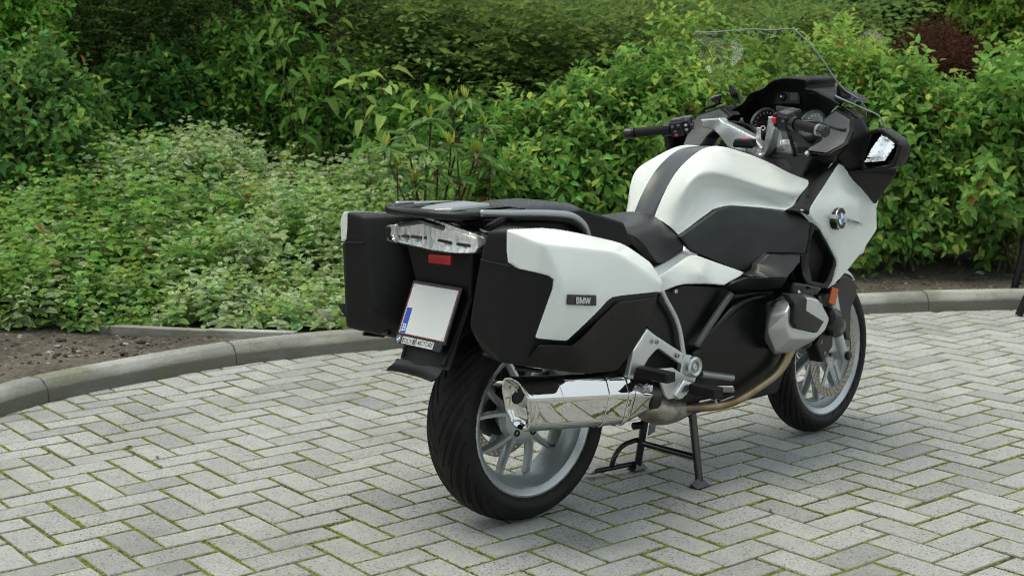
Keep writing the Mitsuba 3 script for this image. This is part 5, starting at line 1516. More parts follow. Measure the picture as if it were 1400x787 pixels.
sc = [[(0.2836, 0, 0.8811), (0.242, -0.08, 0.879), (0.2128, -0.14, 0.8727), (0.209, -0.165, 0.8619)],
      [(0.3537, 0, 0.884), (0.3174, -0.08, 0.8831), (0.2875, -0.14, 0.8754), (0.2702, -0.178, 0.8577)],
      [(0.4287, 0, 0.8824), (0.3895, -0.085, 0.8789), (0.362, -0.145, 0.8653), (0.3379, -0.192, 0.8221)],
      [(0.4919, 0, 0.8893), (0.4685, -0.085, 0.8796), (0.445, -0.15, 0.8476), (0.3961, -0.2, 0.7594)],
      [(0.5256, 0, 0.8891), (0.5121, -0.082, 0.8737), (0.5117, -0.135, 0.8317), (0.4882, -0.175, 0.7663)],
      [(0.5529, 0, 0.8812), (0.5505, -0.078, 0.8611), (0.5751, -0.115, 0.8177), (0.5762, -0.142, 0.7804)]]
full = [r + [tuple(np.array(p) * [1, -1, 1]) for p in r[:0:-1]] for r in sc]
full = [[tuple(np.array(p) * [1, -1, 1]) for p in r[:0:-1]] + r for r in sc]
put(MC + 'rider_seat', patch(full, 50, 60, 0.03, out=(0, 0, 1)), 'seat_vinyl', 45)
# --- fuel tank
cen_c = [(0.5632, 0, 0.871), (0.5802, 0, 0.9051), (0.6144, 0, 0.9594), (0.6628, 0, 1.0181), (0.7262, 0, 1.0624), (.80, 0, 1.081), (.90, 0, 1.080), (1.0, 0, 1.066)]
c1 = [(0.5471, -0.045, 0.8742), (0.5674, -0.045, 0.9089), (0.5997, -0.045, 0.9558), (0.6514, -0.045, 1.0113), (0.7241, -0.045, 1.058), (.795, -.045, 1.077), (.90, -.05, 1.075), (1.0, -.055, 1.060)]
c2 = [(0.5435, -0.075, 0.8661), (0.5672, -0.078, 0.904), (0.5991, -0.083, 0.9556), (0.6462, -0.09, 1.009), (0.707, -0.098, 1.0481), (0.7922, -0.108, 1.0656), (0.9209, -0.125, 1.0314), (1.0573, -0.262, 0.9615)]
c3 = [(0.5537, -0.1, 0.8509), (0.5855, -0.108, 0.9), (0.6094, -0.12, 0.9547), (0.645, -0.134, 0.9972), (0.7015, -0.152, 1.0111), (0.7823, -0.172, 0.9958), (0.874, -0.2, 0.9682), (1.0102, -0.27, 0.9325)]
c4 = [(0.5713, -0.109, 0.8339), (0.618, -0.11, 0.8931), (0.6641, -0.112, 0.9461), (0.7089, -0.122, 0.9695), (0.7838, -0.138, 0.9681), (0.8757, -0.163, 0.9495), (0.9499, -0.198, 0.9203), (0.9868, -0.262, 0.9036)]
c5 = [(0.5867, -0.117, 0.8157), (0.6354, -0.126, 0.8415), (0.6847, -0.138, 0.869), (0.7394, -0.158, 0.8987), (0.7904, -0.176, 0.9018), (0.8497, -0.2, 0.8951), (0.9099, -0.23, 0.8868), (0.9488, -0.262, 0.8813)]
cen_c[5:] = [(.80, 0, 1.081), (.92, 0, 1.078), (1.07, 0, 1.05)]
c1[5:] = [(.79, -.045, 1.078), (.91, -.05, 1.074), (1.109, -0.18, 0.975)]
grid = np.array([cen_c, c1, c2, c3, c4, c5]).transpose(1, 0, 2)
half = patch(grid[:, 1:], 70, 50, 0.006, out=(0, -.4, 1))
both('fuel_tank', half, 'white_paint', 45)
strip = np.concatenate([(grid[:, [1]] * [1, -1, 1]) , grid[:, [0]], grid[:, [1]]], 1) + [-.0006, 0, .0012]
put(MC + 'fuel_tank_strip', patch(strip, 60, 16, 0.006, out=(-.5, 0, 1), kv=2), 'strip_paint', 45)
both('tank_side_panel', panel([(0.5743, -0.128, 0.8154), (0.6263, -0.137, 0.8413), (0.6966, -0.155, 0.881), (0.7132, -0.162, 0.8919), (0.7311, -0.168, 0.898), (0.7515, -0.178, 0.9024), (0.8199, -0.206, 0.8965), (0.8942, -0.254, 0.8852), (0.9369, -0.28, 0.8762), (0.964, -0.318, 0.8613), (0.9782, -0.338, 0.8486), (0.9667, -0.338, 0.7902), (0.961, -0.332, 0.7425), (0.9473, -0.322, 0.7417), (0.8463, -0.268, 0.7488), (0.7903, -0.222, 0.6858), (0.6255, -0.16, 0.7604), (0.6042, -0.148, 0.7725), (0.5897, -0.136, 0.7961)],
                              [(0.7434, -0.198, 0.8264), (0.8349, -0.243, 0.8223), (0.8203, -0.241, 0.7642), (0.6719, -0.168, 0.8067)], thick=0.02, r=0.006), 'grey_paint', 35)
both('lower_side_panel', panel([(0.689, -0.225, 0.6568), (0.7717, -0.24, 0.6884), (0.831, -0.28, 0.749), (0.9354, -0.328, 0.7434), (0.9116, -0.345, 0.72), (0.8399, -0.35, 0.6779), (0.7207, -0.29, 0.6867)], thick=0.02, r=0.004, linear=True), 'grey_paint', 30)
both('lower_side_trim', panel([(0.6867, -0.224, 0.6553), (0.7208, -0.29, 0.6857), (0.84, -0.35, 0.6769), (0.8747, -0.3, 0.6385), (0.8432, -0.27, 0.6327), (0.7231, -0.224, 0.6376)], thick=0.02, r=0.002), 'grey_paint', 30)
both('seat_side_panel', panel([(0.276, -0.2, 0.6786), (0.2632, -0.2, 0.7286), (0.3926, -0.208, 0.7168), (0.5724, -0.176, 0.7576), (0.6053, -0.176, 0.7575), (0.7723, -0.232, 0.6911), (0.7468, -0.238, 0.6825), (0.6734, -0.232, 0.6604), (0.5934, -0.224, 0.673), (0.5062, -0.214, 0.6801), (0.4726, -0.21, 0.6774), (0.3974, -0.204, 0.663), (0.3497, -0.2, 0.6433)], [(0.573, -0.224, 0.7121)], thick=0.02, r=0.005), 'white_paint', 30)
both('seat_side_rail', panel([(0.2716, -0.198, 0.7297), (0.3793, -0.196, 0.7428), (0.4916, -0.166, 0.7594), (0.5808, -0.138, 0.7726), (0.5926, -0.132, 0.7873), (0.6019, -0.15, 0.7694), (0.6267, -0.162, 0.7577), (0.61, -0.172, 0.7555), (0.577, -0.172, 0.7556), (0.3959, -0.205, 0.7151)], thick=0.03, r=0.004), 'silver', 30)
# --- front fairing
fo = [(1.1429, -0.315, 1.0247), (1.1912, -0.305, 1.0202), (1.224, -0.303, 0.9964), (1.242, -0.305, 0.9685), (1.3011, -0.298, 0.9399), (1.3646, -0.285, 0.9059), (1.4265, -0.27, 0.8697), (1.4542, -0.262, 0.8467), (1.4651, -0.258, 0.7761), (1.4499, -0.258, 0.7594), (1.3561, -0.268, 0.6994), (1.2795, -0.272, 0.6524), (1.2325, -0.272, 0.625), (1.1739, -0.268, 0.5968), (1.1726, -0.285, 0.6262), (1.1586, -0.312, 0.6865), (1.1452, -0.318, 0.7066), (1.0618, -0.338, 0.778), (0.9969, -0.352, 0.8291), (0.9514, -0.36, 0.8594), (0.9215, -0.362, 0.8782), (0.9219, -0.36, 0.8886), (0.9389, -0.357, 0.9024)]
fi = [(1.0891, -0.362, 0.856), (1.1604, -0.348, 0.8884), (1.2512, -0.33, 0.8315), (1.1217, -0.345, 0.9391), (1.0202, -0.362, 0.8874), (1.2095, -0.318, 0.7475)]
both('fairing_panel', panel(fo, fi, thick=0.02, r=0.007, corner=0.002), 'white_paint', 35)
both('fairing_lower_edge', panel([(1.378, -0.25, 0.6982), (1.3111, -0.25, 0.6485), (1.1995, -0.25, 0.5919), (1.21, -.18, .60), (1.42, -.15, .63), (1.5, -.17, .74)], thick=0.02, r=0.004), 'black_satin', 30)
ta = cr([(1.1481, -0.292, 1.0231), (1.1011, -0.288, 0.9952), (1.0317, -0.284, 0.9582), (0.9857, -0.28, 0.918), (0.9646, -0.276, 0.8977), (0.9256, -0.268, 0.8826)], 5)
tc = cr([(1.1468, -0.316, 1.0258), (1.0842, -0.33, 0.9933), (1.0098, -0.345, 0.9486), (0.9426, -0.357, 0.9068), (0.9205, -0.361, 0.8899), (0.9225, -0.36, 0.8733)], 5)
both('fairing_trim', patch([ta, ta * .5 + tc * .5 + [-.004, -.004, .006], tc], 12, 40, 0.010, out=(-.5, -.7, .5), ku=2), 'black_plastic', 35)
tb_ = np.array((0.9873, -0.322, 0.9275))
both('fairing_trim__clip', cat(hull([tb_, np.array((1.0122, -0.322, 0.9401)), np.array((1.0218, -0.322, 0.9466)) + [0, 0, 0.004]], 0.005), tube([np.array((0.9702, -0.323, 0.9334)), np.array((0.9724, -0.323, 0.9262)), np.array((0.99, -0.323, 0.9226))], 0.0035, 8)), 'black_gloss', 35)
ro = [(0.9772, -0.34, 0.8536), (1.0053, -0.346, 0.8256), (1.0688, -0.333, 0.7748), (1.1489, -0.314, 0.7034), (1.1607, -0.309, 0.687), (1.1729, -0.283, 0.626), (1.1701, -0.268, 0.5984), (1.0863, -0.275, 0.6172), (1.0281, -0.285, 0.6345), (0.9763, -0.305, 0.6737), (0.9435, -0.322, 0.7409), (0.9636, -0.33, 0.7445), (0.9681, -0.337, 0.79)]
ri = [(0.9892, -0.335, 0.819), (1.005, -0.335, 0.8153), (1.133, -0.312, 0.7097), (1.1415, -0.309, 0.6865), (1.1411, -0.288, 0.6299), (1.1347, -0.284, 0.6215), (1.0598, -0.288, 0.6387), (0.9972, -0.315, 0.699), (0.9736, -0.327, 0.7409), (0.9728, -0.335, 0.787)]
both('air_duct_frame', panel(ro, thick=0.03, r=0.004, hole=ri), 'black_satin', 30)
rc_ = np.mean(ro, 0)
rr = [tuple(rc_ + (np.array(p) - rc_) * 1.12 + [0.012, 0.045, 0]) for p in ro]
both('air_duct_grille', panel(rr, thick=0.01, r=0.003), 'mesh_black', 30)
both('radiator_cover', panel([(1.0274, -0.27, 0.6648), (1.0661, -0.26, 0.6252), (1.1619, -0.25, 0.6011), (1.2069, -0.2, 0.5678), (1.1451, -0.2, 0.5647), (1.0594, -0.23, 0.593)], thick=0.03, r=0.004), 'silver_dark', 30)
# roundel and model badge on the fairing
ec_ = np.array((1.0813, -0.372, 0.8501))
n_ = np.array([0.17, -0.98, 0.08])
n_ /= np.linalg.norm(n_)
u_ = np.cross([0, 0, 1.0], n_)
u_ /= np.linalg.norm(u_)
v_ = np.cross(n_, u_)
for s in (-1, 1):
    fl = np.array([1, -s * -1 if s < 0 else -1, 1]) if s > 0 else np.array([1, 1, 1])
    fl = np.array([1.0, 1.0 if s < 0 else -1.0, 1.0])
    nn = n_ * fl
    uu = np.cross([0, 0, 1.0], nn)
    uu /= np.linalg.norm(uu)
    k = put(MC + 'emblem', lathe([(0.0, -0.02), (.036, -.02), (.036, -.001), (.034, 0), (0, 0)], (ec_ * fl), nn, 40), 'black_gloss', 30)
    roundel(k, ec_ * fl + nn * 0.0002, uu, np.cross(nn, uu), nn, .036)
    S0, S1 = np.array((1.0998, -0.3735, 0.838)) * fl, np.array((1.2398, -0.35, 0.8129)) * fl
    top0 = np.array((1.1026, -0.3735, 0.8678)) * fl
    dirn = (S1 - S0) / np.linalg.norm(S1 - S0)
    upv = top0 - S0
    hgt = np.linalg.norm(upv)
    upv /= hgt
    bn = np.cross(dirn, upv)
    bn *= np.sign(bn[1]) * (-1 if s < 0 else 1)
    Lb = np.linalg.norm(S1 - S0)
    bar = hull([S0 + upv * t_ * hgt + bn * d_ for t_ in (0, .9) for d_ in (-.012, .001)] + [S1 + upv * t_ * hgt + bn * d_ for t_ in (0, .28) for d_ in (-.014, -.001)] + [S0 + upv * .5 * hgt + bn * .003], 0.0012)
    k2 = put(MC + 'model_badge', man(bar), 'silver', 30)
    lug = hull([ec_ * fl - dirn * .026 + upv * t1 + bn * t2 for t1 in (-.002, .010) for t2 in (-.012, .004)] + [ec_ * fl - dirn * .052 + upv * t1 + bn * t2 for t1 in (-.003, .006) for t2 in (-.010, .0)], 0.0015)
    put(k2 + '__wing', man(lug), 'silver', 30)
    tt = meshkit.text_mesh('R1250RT', 1.0, 1.0, bold=True)
    v = np.array(tt.vertices)
    u01 = v[:, 0] / v[:, 0].max()
    u01 = u01 if s < 0 else 1 - u01
    pts = S0 + (.12 + .68 * u01)[:, None] * Lb * dirn + (v[:, 1] * hgt * (.40 - .20 * u01) + .10 * hgt)[:, None] * upv + (.0012 + .0022 * (v[:, 2] > .5) + .0006 * (1 - u01))[:, None] * bn
    put(k2 + '__lettering', tm(pts, tt.faces if s < 0 else tt.faces[:, ::-1]), 'silver_dark', False)
# nose, headlight side (turned away from the camera)
nose_pts = [(1.44, -.215, .90), (1.44, -.21, 1.04), (1.48, -.20, .80), (1.55, -.19, .95), (1.68, -.10, .88), (1.66, -.10, 1.02), (1.50, -.18, 1.08), (1.44, -.20, 1.12), (1.44, -.20, .70), (1.62, -.10, .74)]
nose = hull(nose_pts + [tuple(np.array(p) * [1, -1, 1]) for p in nose_pts], 0.02)
put(MC + 'nose_fairing', man(nose), 'white_paint', 35)
put(MC + 'nose_fairing__headlight', panel([(1.70, -.11, .90), (1.70, .11, .90), (1.70, .14, 1.0), (1.68, 0, 1.03), (1.70, -.14, 1.0)], axis=0, sign=1, thick=0.03, r=0.01), 'black_gloss', 30)
# --- cockpit
hood = np.array([(1.1765, 0.1628, 1.1934), (1.1853, 0.147, 1.2036), (1.1953, 0.129, 1.2164), (1.209, 0.1144, 1.2445), (1.2186, 0.0897, 1.2572), (1.2251, 0.0627, 1.2673), (1.2299, 0.0476, 1.2812), (1.2327, 0.0308, 1.2918), (1.235, -0.0147, 1.3005), (1.2339, -0.05, 1.3003), (1.2318, -0.0856, 1.2977), (1.2285, -0.1189, 1.2885), (1.226, -0.1152, 1.2688), (1.2209, -0.1495, 1.2603), (1.2148, -0.1844, 1.2492), (1.2058, -0.2298, 1.2341), (1.1953, -0.2759, 1.2153)])
hs = cr(hood, 5)
front_edge = hs * [1, 1.05, 1] + [0.16, 0, 0.01]
fs = cr(np.array([(1.315, 0.2143, 1.1202), (1.315, 0.208, 1.1442), (1.315, 0.1949, 1.1656), (1.315, 0.1751, 1.1804), (1.315, 0.1486, 1.1887), (1.315, 0.1189, 1.1904), (1.315, 0.0796, 1.1896), (1.315, 0.0311, 1.1863), (1.315, -0.0166, 1.1844), (1.315, -0.0605, 1.1875), (1.315, -0.0915, 1.1854), (1.315, -0.1164, 1.1757), (1.315, -0.1337, 1.1584)]), 7)
fs = np.stack([np.interp(np.linspace(0, 1, len(hs)), np.linspace(0, 1, len(fs)), fs[:, k_]) for k_ in range(3)], 1)
lip0 = hs + [0.004, 0, 0.004]
m1 = hs * .72 + fs * .28 + [.012, 0, .012]
m2 = hs * .38 + fs * .62 + [.014, 0, .012]
put(MC + 'cockpit_hood', cat(rings(np.array([front_edge, lip0 + [.012, 0, .002], lip0, hs, hs + [.003, 0, -.005], m1, m2, fs]), closed=False)), 'black_plastic', 35)
lower = np.stack([np.full(len(fs), 1.25), fs[:, 1] * 1.1, np.full(len(fs), 1.04)], 1)
put(MC + 'dash_face', rings(np.array([fs, fs * .5 + lower * .5 + [.02, 0, 0], lower]), closed=False), 'black_satin', 35)
put(MC + 'cockpit_base', hull([(1.08, -.20, .95), (1.08, .20, .95), (1.36, -.24, .95), (1.36, .24, .95), (1.10, -.24, 1.045), (1.10, .24, 1.045), (1.36, -.25, 1.06), (1.36, .25, 1.06)], .01), 'black_satin', 35)
both('cockpit_inner_side', hull([(1.12, -.16, 1.0), (1.16, -.24, 1.02), (1.34, -.16, 1.0), (1.34, -.24, 1.02), (1.26, -.22, 1.13), (1.34, -.22, 1.16), (1.30, -.17, 1.14)], .008), 'black_plastic', 35)
# dash: gauges, centre display, storage bar
for c, rg in (((1.285, 0.1075, 1.1497), .052), ((1.285, -0.1024, 1.1436), .052)):
    c = np.array(c)
    nrm = np.array([-0.86, 0, 0.51])
    k = put(MC + 'gauge', closed_lathe([(rg * .86, -.02), (rg * .88, .004), (rg * .98, .010), (rg * 1.06, .004), (rg * 1.08, -.02)], c, nrm, 48), 'silver_dark', 30)
    put(k + '__dial', lathe([(0, -.004), (rg * .9, -.004)], c, nrm, 40), 'dial_face', False)
    a_ = np.cross(nrm, [0, 1.0, 0])
    marks = []
    for t in np.linspace(-0.75 * math.pi, 0.75 * math.pi, 13):
        d1 = math.cos(t) * -a_ + math.sin(t) * np.array([0, -1.0, 0])
        d2 = np.cross(nrm, d1)
        marks.append(rbox(c + d1 * rg * .70 - nrm * .003, (rg * .16, .003, .0015), 0.0004, np.stack([d1, d2, nrm], 1)))
    put(k + '__dial_marks', cat(*marks), 'dial_mark', False)
    d1 = math.cos(-1.9) * -a_ + math.sin(-1.9) * np.array([0, -1.0, 0])
    put(k + '__needle', rbox(c + d1 * rg * .35 - nrm * .001, (rg * .7, .003, .0015), 0.0004, np.stack([d1, np.cross(nrm, d1), nrm], 1)), 'red_switch', False)
    put(k + '__glass', lathe([(0, .0035), (rg * .86, .0035)], c, nrm, 40), 'clear_plastic', False)
dc = np.array((1.3, 0.0146, 1.2381))
put(MC + 'dash_display', rbox(dc, (.02, .115, .055), .004), 'black_gloss', 30)
put(MC + 'dash_display__knob', lathe([(0, .008), (.010, .010), (.014, .008), (.015, 0)], dc + [-.01, .014, -.002], (-1, 0, .2), 24), 'black_satin', 30)
put(MC + 'dash_display__key_plate', rbox(dc + [-.012, -.036, 0], (.006, .035, .03), .003), 'pod_plastic', 30)
put(MC + 'dash_display__key_slot', lathe([(0, .003), (.004, .003), (.005, 0)], dc + [-.019, .012, .0], (-1, 0, .2), 12), 'steel', 30)
put(MC + 'storage_bar', hull([(1.265, 0.0315, 1.2017), (1.265, -0.0603, 1.1914), (1.265, 0.0313, 1.1928), (1.265, -0.0605, 1.1838)], 0.006), 'pod_plastic', 35)
# side pods (speakers)
pod = [(1.225, -0.2492, 1.2058), (1.19, -0.3384, 1.1731), (1.17, -0.3522, 1.131), (1.14, -0.3532, 1.0869), (1.08, -0.3169, 1.0526), (1.08, -0.2294, 1.0578), (1.09, -0.2276, 1.0682), (1.14, -0.2461, 1.0932), (1.19, -0.2279, 1.1322), (1.225, -0.197, 1.1721)]
both('cockpit_pod', panel(pod, axis=0, sign=-1, thick=0.06, r=0.006), 'black_plastic', 35)
pc = np.mean(pod, 0)
pod2 = [tuple(pc + (np.array(p) - pc) * .86) for p in pod]
both('cockpit_pod__speaker_cover', panel(pod2, axis=0, sign=-1, thick=0.008, r=0.003, corner=0.004, off=-0.007), 'pod_plastic', 35)
both('cockpit_pod__screw', lathe([(0, .002), (.007, .002), (.008, 0), (.008, -.01)], np.array((1.075, -0.239, 1.0596)), (-.8, 0, .6), 18), 'steel', 30)
both('cockpit_pod__fastener', lathe([(0, .002), (.006, .002), (.007, 0), (.007, -.03)], np.array((1.1832, -0.315, 1.0645)), (-.8, -.4, .3), 16), 'pod_plastic', 30)
cowl = [[(1.23, -0.2455, 1.213), (1.205, -0.3015, 1.1937), (1.2, -0.3401, 1.1704)], [(1.195, -0.3349, 1.1729), (1.22, -0.3491, 1.1676), (1.24, -0.3592, 1.1359)], [(1.175, -0.3503, 1.126), (1.21, -0.369, 1.118), (1.23, -0.3733, 1.0885)], [(1.145, -0.3499, 1.0818), (1.2, -0.3492, 1.065), (1.24, -0.3461, 1.0145)], [(1.1504, -0.31, 1.0442), (1.1974, -0.318, 1.0204), (1.2722, -0.32, 0.9626)], [(1.1633, -0.31, 1.0266), (1.2284, -0.306, 0.989), (1.3436, -0.296, 0.9172)]]
both('cockpit_side', patch(cowl, 40, 18, 0.006, out=(-.5, -.7, .2), kv=2), 'black_plastic', 45)
cov = [(1.1101, -0.03, 1.026), (1.1379, -0.03, 1.0354), (1.2706, -0.06, 1.0378), (1.2246, -0.18, 1.0406), (1.2025, -0.25, 1.0271), (1.0837, -0.25, 0.9557), (1.0472, -0.24, 0.909), (.98, -.03, 1.03), (1.16, -.26, .90), (1.10, 0, .95)]
put(MC + 'tank_front_cover', hull(cov + [tuple(np.array(p) * [1, -1, 1]) for p in cov], 0.006), 'black_plastic', 35)
# handlebar
yoke = np.array((1.0715, 0, 1.0612))
la, ra = np.array((1.1114, 0.215, 1.1596)), np.array((0.9928, -0.165, 1.1688))
def arm(pts, ws):
    secs = []
    p = cr(pts, 7)
    w = np.interp(np.linspace(0, 1, len(p)), np.linspace(0, 1, len(ws)), [a for a, b in ws])
    h = np.interp(np.linspace(0, 1, len(p)), np.linspace(0, 1, len(ws)), [b for a, b in ws])
    t, A, B = frames(p)
    for pi, ti, wi, hi in zip(p, t, w, h):
        up_ = np.array([-.35, 0, 1.0])
        up_ -= ti * (up_ @ ti)
        up_ /= np.linalg.norm(up_)
        sd = np.cross(ti, up_)
        secs.append([pi + sd * a * wi + up_ * b * hi for a, b in ((-1, -.6), (-.6, -1), (.6, -1), (1, -.6), (1, .6), (.6, 1), (-.6, 1), (-1, .6))])
    return rings(secs)
larm = [(1.1114, 0.2541, 1.1597), (1.1114, 0.1698, 1.1663), (1.1114, 0.1529, 1.1543), (1.0954, 0.0885, 1.1383), (1.0715, -0.0181, 1.1067), (1.0715, -0.0565, 1.0681), (1.0715, -0.0258, 1.0397), (1.0715, 0.0574, 1.0467), (1.0835, 0.1101, 1.0697), (1.0994, 0.1638, 1.1084), (1.1114, 0.201, 1.125), (1.1114, 0.2503, 1.1317)]
rarm = [(0.9928, -0.1401, 1.1796), (0.9928, -0.1917, 1.1776), (0.9928, -0.1848, 1.1524), (1.0085, -0.1536, 1.1344), (1.0558, -0.1042, 1.0802), (1.0715, -0.0695, 1.0438), (1.0715, -0.0194, 1.0394), (1.0715, -0.019, 1.0619), (1.0715, -0.0519, 1.068), (1.0321, -0.0977, 1.1054), (1.0007, -0.132, 1.1559)]
put(MC + 'handlebar_yoke', cat(panel(larm, axis=0, sign=-1, thick=0.03, r=0.006, corner=.003), panel(rarm, axis=0, sign=-1, thick=0.03, r=0.006, corner=.003, off=-.002),
                               hull([yoke + [.0, -.05, -.02], yoke + [.0, .05, -.02], yoke + [.05, -.06, -.01], yoke + [.05, .06, -.01]], .012)), 'silver', 30)
put(MC + 'handlebar_yoke__clamp', panel([(1.1015, -0.0751, 1.1318), (1.1015, -0.0995, 1.1446), (1.1015, -0.1192, 1.0886), (1.1015, -0.1526, 1.0896), (1.1015, -0.1567, 1.0481), (1.1015, -0.108, 1.0413), (1.1015, -0.0887, 1.0753), (1.1015, -0.0584, 1.0445)], axis=0, sign=-1, thick=.03, r=.005), 'silver_dark', 30)
put(MC + 'handlebar_yoke__cap', hull([yoke + [.0, -.012, -.02], yoke + [.05, -.012, -.02], yoke + [.0, -.012, .0], yoke + [.05, -.012, .0]], .02), 'silver_dark', 30)
ub = np.array((1.0833, 0.01, 1.0879))
put(MC + 'control_pad', hull([ub + [-.03, .035, -.010], ub + [-.03, -.035, -.010], ub + [.03, .03, .006], ub + [.03, -.03, .006], ub + [-.03, .03, .002], ub + [-.03, -.03, .002]], .009), 'black_plastic', 35)
put(MC + 'control_pad__symbol', hull([ub + [-.022, .022, .0095], ub + [-.022, -.010, .0095], ub + [-.002, .02, .0145], ub + [-.002, -.010, .0145]], .002), 'red_switch', False)
put(MC + 'ignition_key', cat(rbox((1.1005, -0.02, 1.1156), (.012, .018, .045), .004), closed_lathe([(.005, -.0015), (.005, .0015), (.009, .0015), (.009, -.0015)], (1.1072, -0.03, 1.1355), (0.7, .7, 0), 20)), 'steel', 30)
put(MC + 'fluid_cap', lathe([(0, .006), (.011, .006), (.013, .010), (.020, .010), (.022, .006), (.022, -.02)], np.array((1.1204, -0.12, 1.0878)), (0, 0, 1), 30), 'steel', 30)
put(MC + 'fluid_housing', hull([np.array((1.1208, -0.12, 1.0755)), np.array((1.1294, -0.12, 1.0553)), np.array((1.1276, -0.1, 1.0522))], .024), 'silver_dark', 35)
for s, out_, inn_ in ((1, (0.9011, 0.415, 1.1119), (0.9663, 0.275, 1.1297)), (-1, (0.943, -0.405, 1.1381), (0.9639, -0.27, 1.1587))):
    o, i_ = np.array(out_), np.array(inn_)
    ax = (o - i_) / np.linalg.norm(o - i_)
    put(MC + 'handlebar', tube([o, i_, i_ - ax * .09], .011, 14, smooth=False), 'black_satin', 35)
    put(MC + 'grip', lathe([(.0155, 0), (.0175, .004), (.0175, .02), (.0168, .022), (.0168, .11), (.0175, .112), (.0175, .118), (.015, .12)], i_ - ax * .0, ax, 28), 'rubber', 30)
    put(MC + 'bar_end', lathe([(.012, -.002), (.0175, 0), (.019, .004), (.0195, .03), (.017, .034), (0, .034)], o - ax * .028, ax, 28), 'black_gloss', 30)
    put(MC + 'bar_end__ring', tube([o - ax * .030, o - ax * .020], .0198, 26, smooth=False), 'silver_dark' if s < 0 else 'black_satin', 30)
    sw = i_ - ax * .035
    up_ = np.array([-.25, 0, .97])
    up_ -= ax * (up_ @ ax)
    up_ /= np.linalg.norm(up_)
    bk = np.cross(ax, up_)
    if bk[0] > 0:
        bk = -bk
    R_ = np.stack([ax, bk, up_], 1)
    k = put(MC + 'switch_gear', cat(rbox(sw, (.055, .05, .055), .012, R_), rbox(sw - ax * .035 + up_ * .004, (.02, .045, .05), .009, R_)), 'black_plastic', 35)
    put(k + '__collar', tube([i_ - ax * .008, i_ + ax * .012], .0235, 24, smooth=False), 'black_satin', 35)
    for j, (a1, b1, c1_, mat_) in enumerate(((.012, .026, .012, 'pod_plastic'), (-.010, .026, .014, 'pod_plastic'), (.004, .027, -.006, 'pod_plastic'), (.002, .027, -.018, 'red_switch'), (-.036, .023, .012, 'silver_dark'), (-.036, .023, -.004, 'silver_dark'))):
        if s < 0 and j in (1, 2, 4, 5, 3):
            continue
        put(k + '__button', rbox(sw + ax * a1 + bk * b1 + up_ * c1_, (.013, .008, .009), .003, R_), mat_, 35)
    if s < 0:
        put(k + '__red_button', rbox(sw - ax * .032 + bk * .024 + up_ * .008, (.020, .014, .020), .006, R_), 'red_switch', 35)
    put(k + '__top_button', rbox(sw + up_ * .030, (.04, .03, .012), .005, R_), 'pod_plastic', 35)
    lv0, fwd = i_ - ax * .03 - up_ * .012 - bk * .03, -bk
    put(MC + 'hand_lever', tube([lv0, lv0 + fwd * .035 + ax * .03, lv0 + fwd * .045 + ax * .09, lv0 + fwd * .035 + ax * .155, lv0 + fwd * .040 + ax * .185], [.011, .010, .0085, .0075, .009], 12, squash=.8), 'black_satin', True)
    put(MC + 'fluid_reservoir', rbox(i_ - ax * .055 + fwd * .045 + up_ * .01, (.05, .04, .035), .008, R_), 'black_satin', 35)
put(MC + 'control_cable', tube([(1.1458, 0.19, 1.1474), (1.1457, 0.13, 1.1485), (1.1732, 0.09, 1.1382), (1.1726, 0.05, 1.1086), (1.1521, 0.02, 1.0696)], .007, 10), 'rubber', True)
put(MC + 'control_cable', tube([(1.0343, -0.2, 1.1178), (1.0602, -0.19, 1.0876), (1.0728, -0.19, 1.0652), (1.1094, -0.16, 1.038)], .006, 10), 'rubber', True)
# mirrors
mo = [(1.225, -0.3781, 1.1308), (1.225, -0.4059, 1.1387), (1.222, -0.433, 1.1358), (1.205, -0.4987, 1.1061), (1.2, -0.5134, 1.0882), (1.2, -0.5078, 1.0563), (1.2, -0.4902, 1.018), (1.205, -0.4598, 1.0081), (1.225, -0.3571, 0.9952), (1.225, -0.3437, 1.0103), (1.228, -0.3407, 1.0392), (1.23, -0.3566, 1.0784)]
mo_in = [tuple(np.mean(mo, 0) + (np.array(p) - np.mean(mo, 0)) * .80) for p in mo]
both('mirror_housing', panel(mo, axis=0, sign=-1, thick=0.03, r=0.006, hole=mo_in), 'black_plastic', 35)
mo = np.array(mo)
mcn = mo.mean(0)
both('mirror_housing__back_shell', rings([mo + [.008, 0, 0], mcn + (mo - mcn) * 1.0 + [.05, 0, 0], mcn + (mo - mcn) * .8 + [.10, .01, -.01], mcn + (mo - mcn) * .4 + [.135, .03, -.02], mcn + (mo - mcn) * .01 + [.137, .03, -.02]], cap=False), 'black_plastic', 45)
gpts = [(1.235, -0.4098, 1.1224), (1.235, -0.4581, 1.1051), (1.235, -0.4541, 1.0765), (1.235, -0.4349, 1.0329), (1.235, -0.3742, 1.0268), (1.235, -0.3875, 1.0695)]
gn = np.array([-1.68, -.75, .52])
gc = np.array((1.235, -0.4154, 1.0728))
gl_ = []
for p in gpts:
    gl_.append((gc[0] - ((p[1] - gc[1]) * gn[1] + (p[2] - gc[2]) * gn[2]) / gn[0], p[1], p[2]))
mg = panel(gl_, axis=0, sign=-1, thick=0.004, r=0.0006, linear=True, corner=.003)
both('mirror_housing__mirror_glass', mg, 'mirror', 30)
arm_pts = [(1.2173, -0.305, 0.9895), (1.2426, -0.345, 0.9949), (1.3384, -0.4, 1.0043), (1.3985, -0.3, 0.9139), (1.42, -0.275, 0.8781), (1.34, -.40, .985), (1.40, -.30, .93), (1.2764, -0.3, 0.9515)]
both('mirror_arm', hull(arm_pts, .008), 'black_plastic', 35)
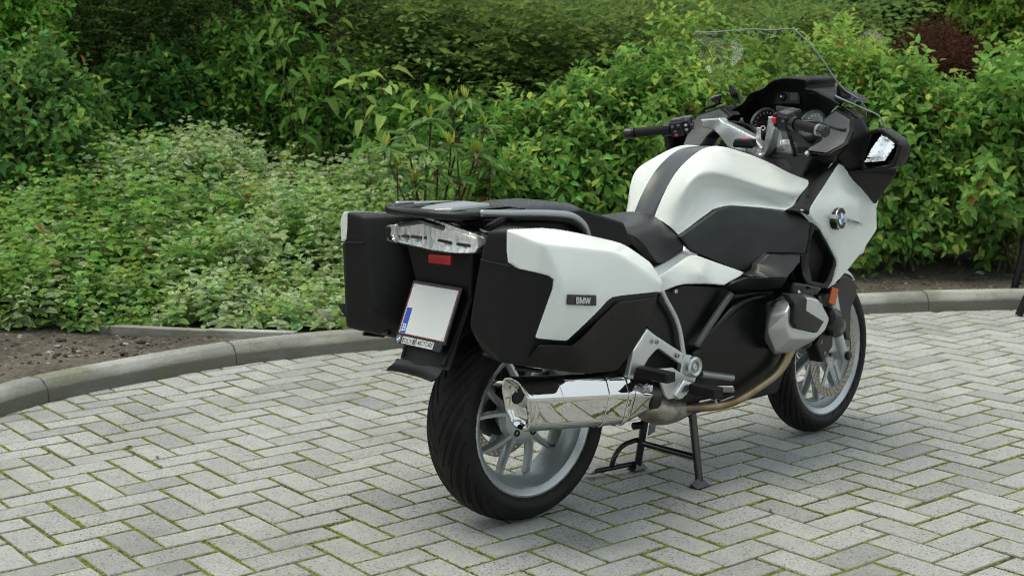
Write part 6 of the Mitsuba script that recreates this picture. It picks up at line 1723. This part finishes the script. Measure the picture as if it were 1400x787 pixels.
# windscreen and wind deflectors
rowsW = [[(1.0617, 0, 1.4677), (1.0331, -0.115, 1.4621), (1.0304, -0.165, 1.4629), (1.0274, -0.21, 1.4632)],
         [(1.1499, 0, 1.4051), (1.1129, -0.13, 1.4121), (1.1046, -0.19, 1.4108), (1.0901, -0.245, 1.4001)],
         [(1.2492, 0, 1.3301), (1.1848, -0.15, 1.3391), (1.1721, -0.21, 1.3385), (1.1656, -0.262, 1.3202)],
         [(1.343, 0, 1.2579), (1.264, -0.16, 1.2695), (1.2425, -0.22, 1.2747), (1.2458, -0.265, 1.2602)],
         [(1.4445, 0, 1.1729), (1.3639, -0.16, 1.1926), (1.3462, -0.22, 1.2038), (1.3635, -0.255, 1.2137)],
         [(1.5219, 0, 1.1021), (1.4328, -0.15, 1.1244), (1.4208, -0.2, 1.1462), (1.4122, -0.235, 1.1673)]]
fullW = [[tuple(np.array(p) * [1, -1, 1]) for p in r[:0:-1]] + r for r in rowsW]
put(MC + 'windscreen', patch(fullW, 40, 60, 0, out=(-1, 0, 0)), 'screen_plastic', True)
gW = np.array(fullW)
put(MC + 'windscreen__edge', cat(tube(gW[0], .0016, 8), tube(gW[:, -1], .0027, 8), tube(gW[:, 0], .0012, 8)), 'edge_plastic', True)
both('windscreen_bracket', hull([(1.2503, -0.235, 1.2771), (1.2827, -0.245, 1.2595), (1.3183, -0.245, 1.2146), (1.2643, -0.235, 1.2402), (1.2684, -0.22, 1.2499)], .006), 'black_gloss', 35)
de = [(1.2149, -0.245, 1.2437), (1.2021, -0.285, 1.2321), (1.2676, -0.35, 1.1912), (1.2949, -0.372, 1.1705), (1.3055, -0.38, 1.1438), (1.3084, -0.38, 1.1291), (1.2857, -0.34, 1.1241), (1.2869, -0.28, 1.1668), (1.2586, -0.24, 1.2086)]
dm = panel(de, axis=0, sign=-1, thick=0.001, r=0.0005)
nvd = len(dm.vertices) // 2
fd = np.array(dm.faces)
both('wind_deflector', tm(dm.vertices, fd[(fd < nvd).all(1)]), 'screen_plastic', True)
both('wind_deflector__edge', tube(cr(de[:6], 4), .0028, 8, smooth=False), 'edge_plastic', True)
both('wind_deflector__clamp', hull([(1.2142, -0.25, 1.2413), (1.2094, -0.28, 1.2271), (1.219, -0.262, 1.2146)], .006), 'black_gloss', 35)
both('upper_cowl', patch([[(1.3169, -0.265, 1.1705), (1.3281, -0.275, 1.1654), (1.3212, -0.31, 1.127)], [(1.34, -.25, 1.15), (1.36, -.27, 1.12), (1.36, -.31, 1.06)], [(1.46, -.2, 1.10), (1.48, -.22, 1.07), (1.50, -.25, 1.0)]], 20, 14, .006, out=(0, -.5, 1), ku=2, kv=2), 'black_plastic', 45)
labels['motorcycle'] = {'label': 'white touring motorcycle with black side cases parked on the block paving', 'category': 'motorcycle'}
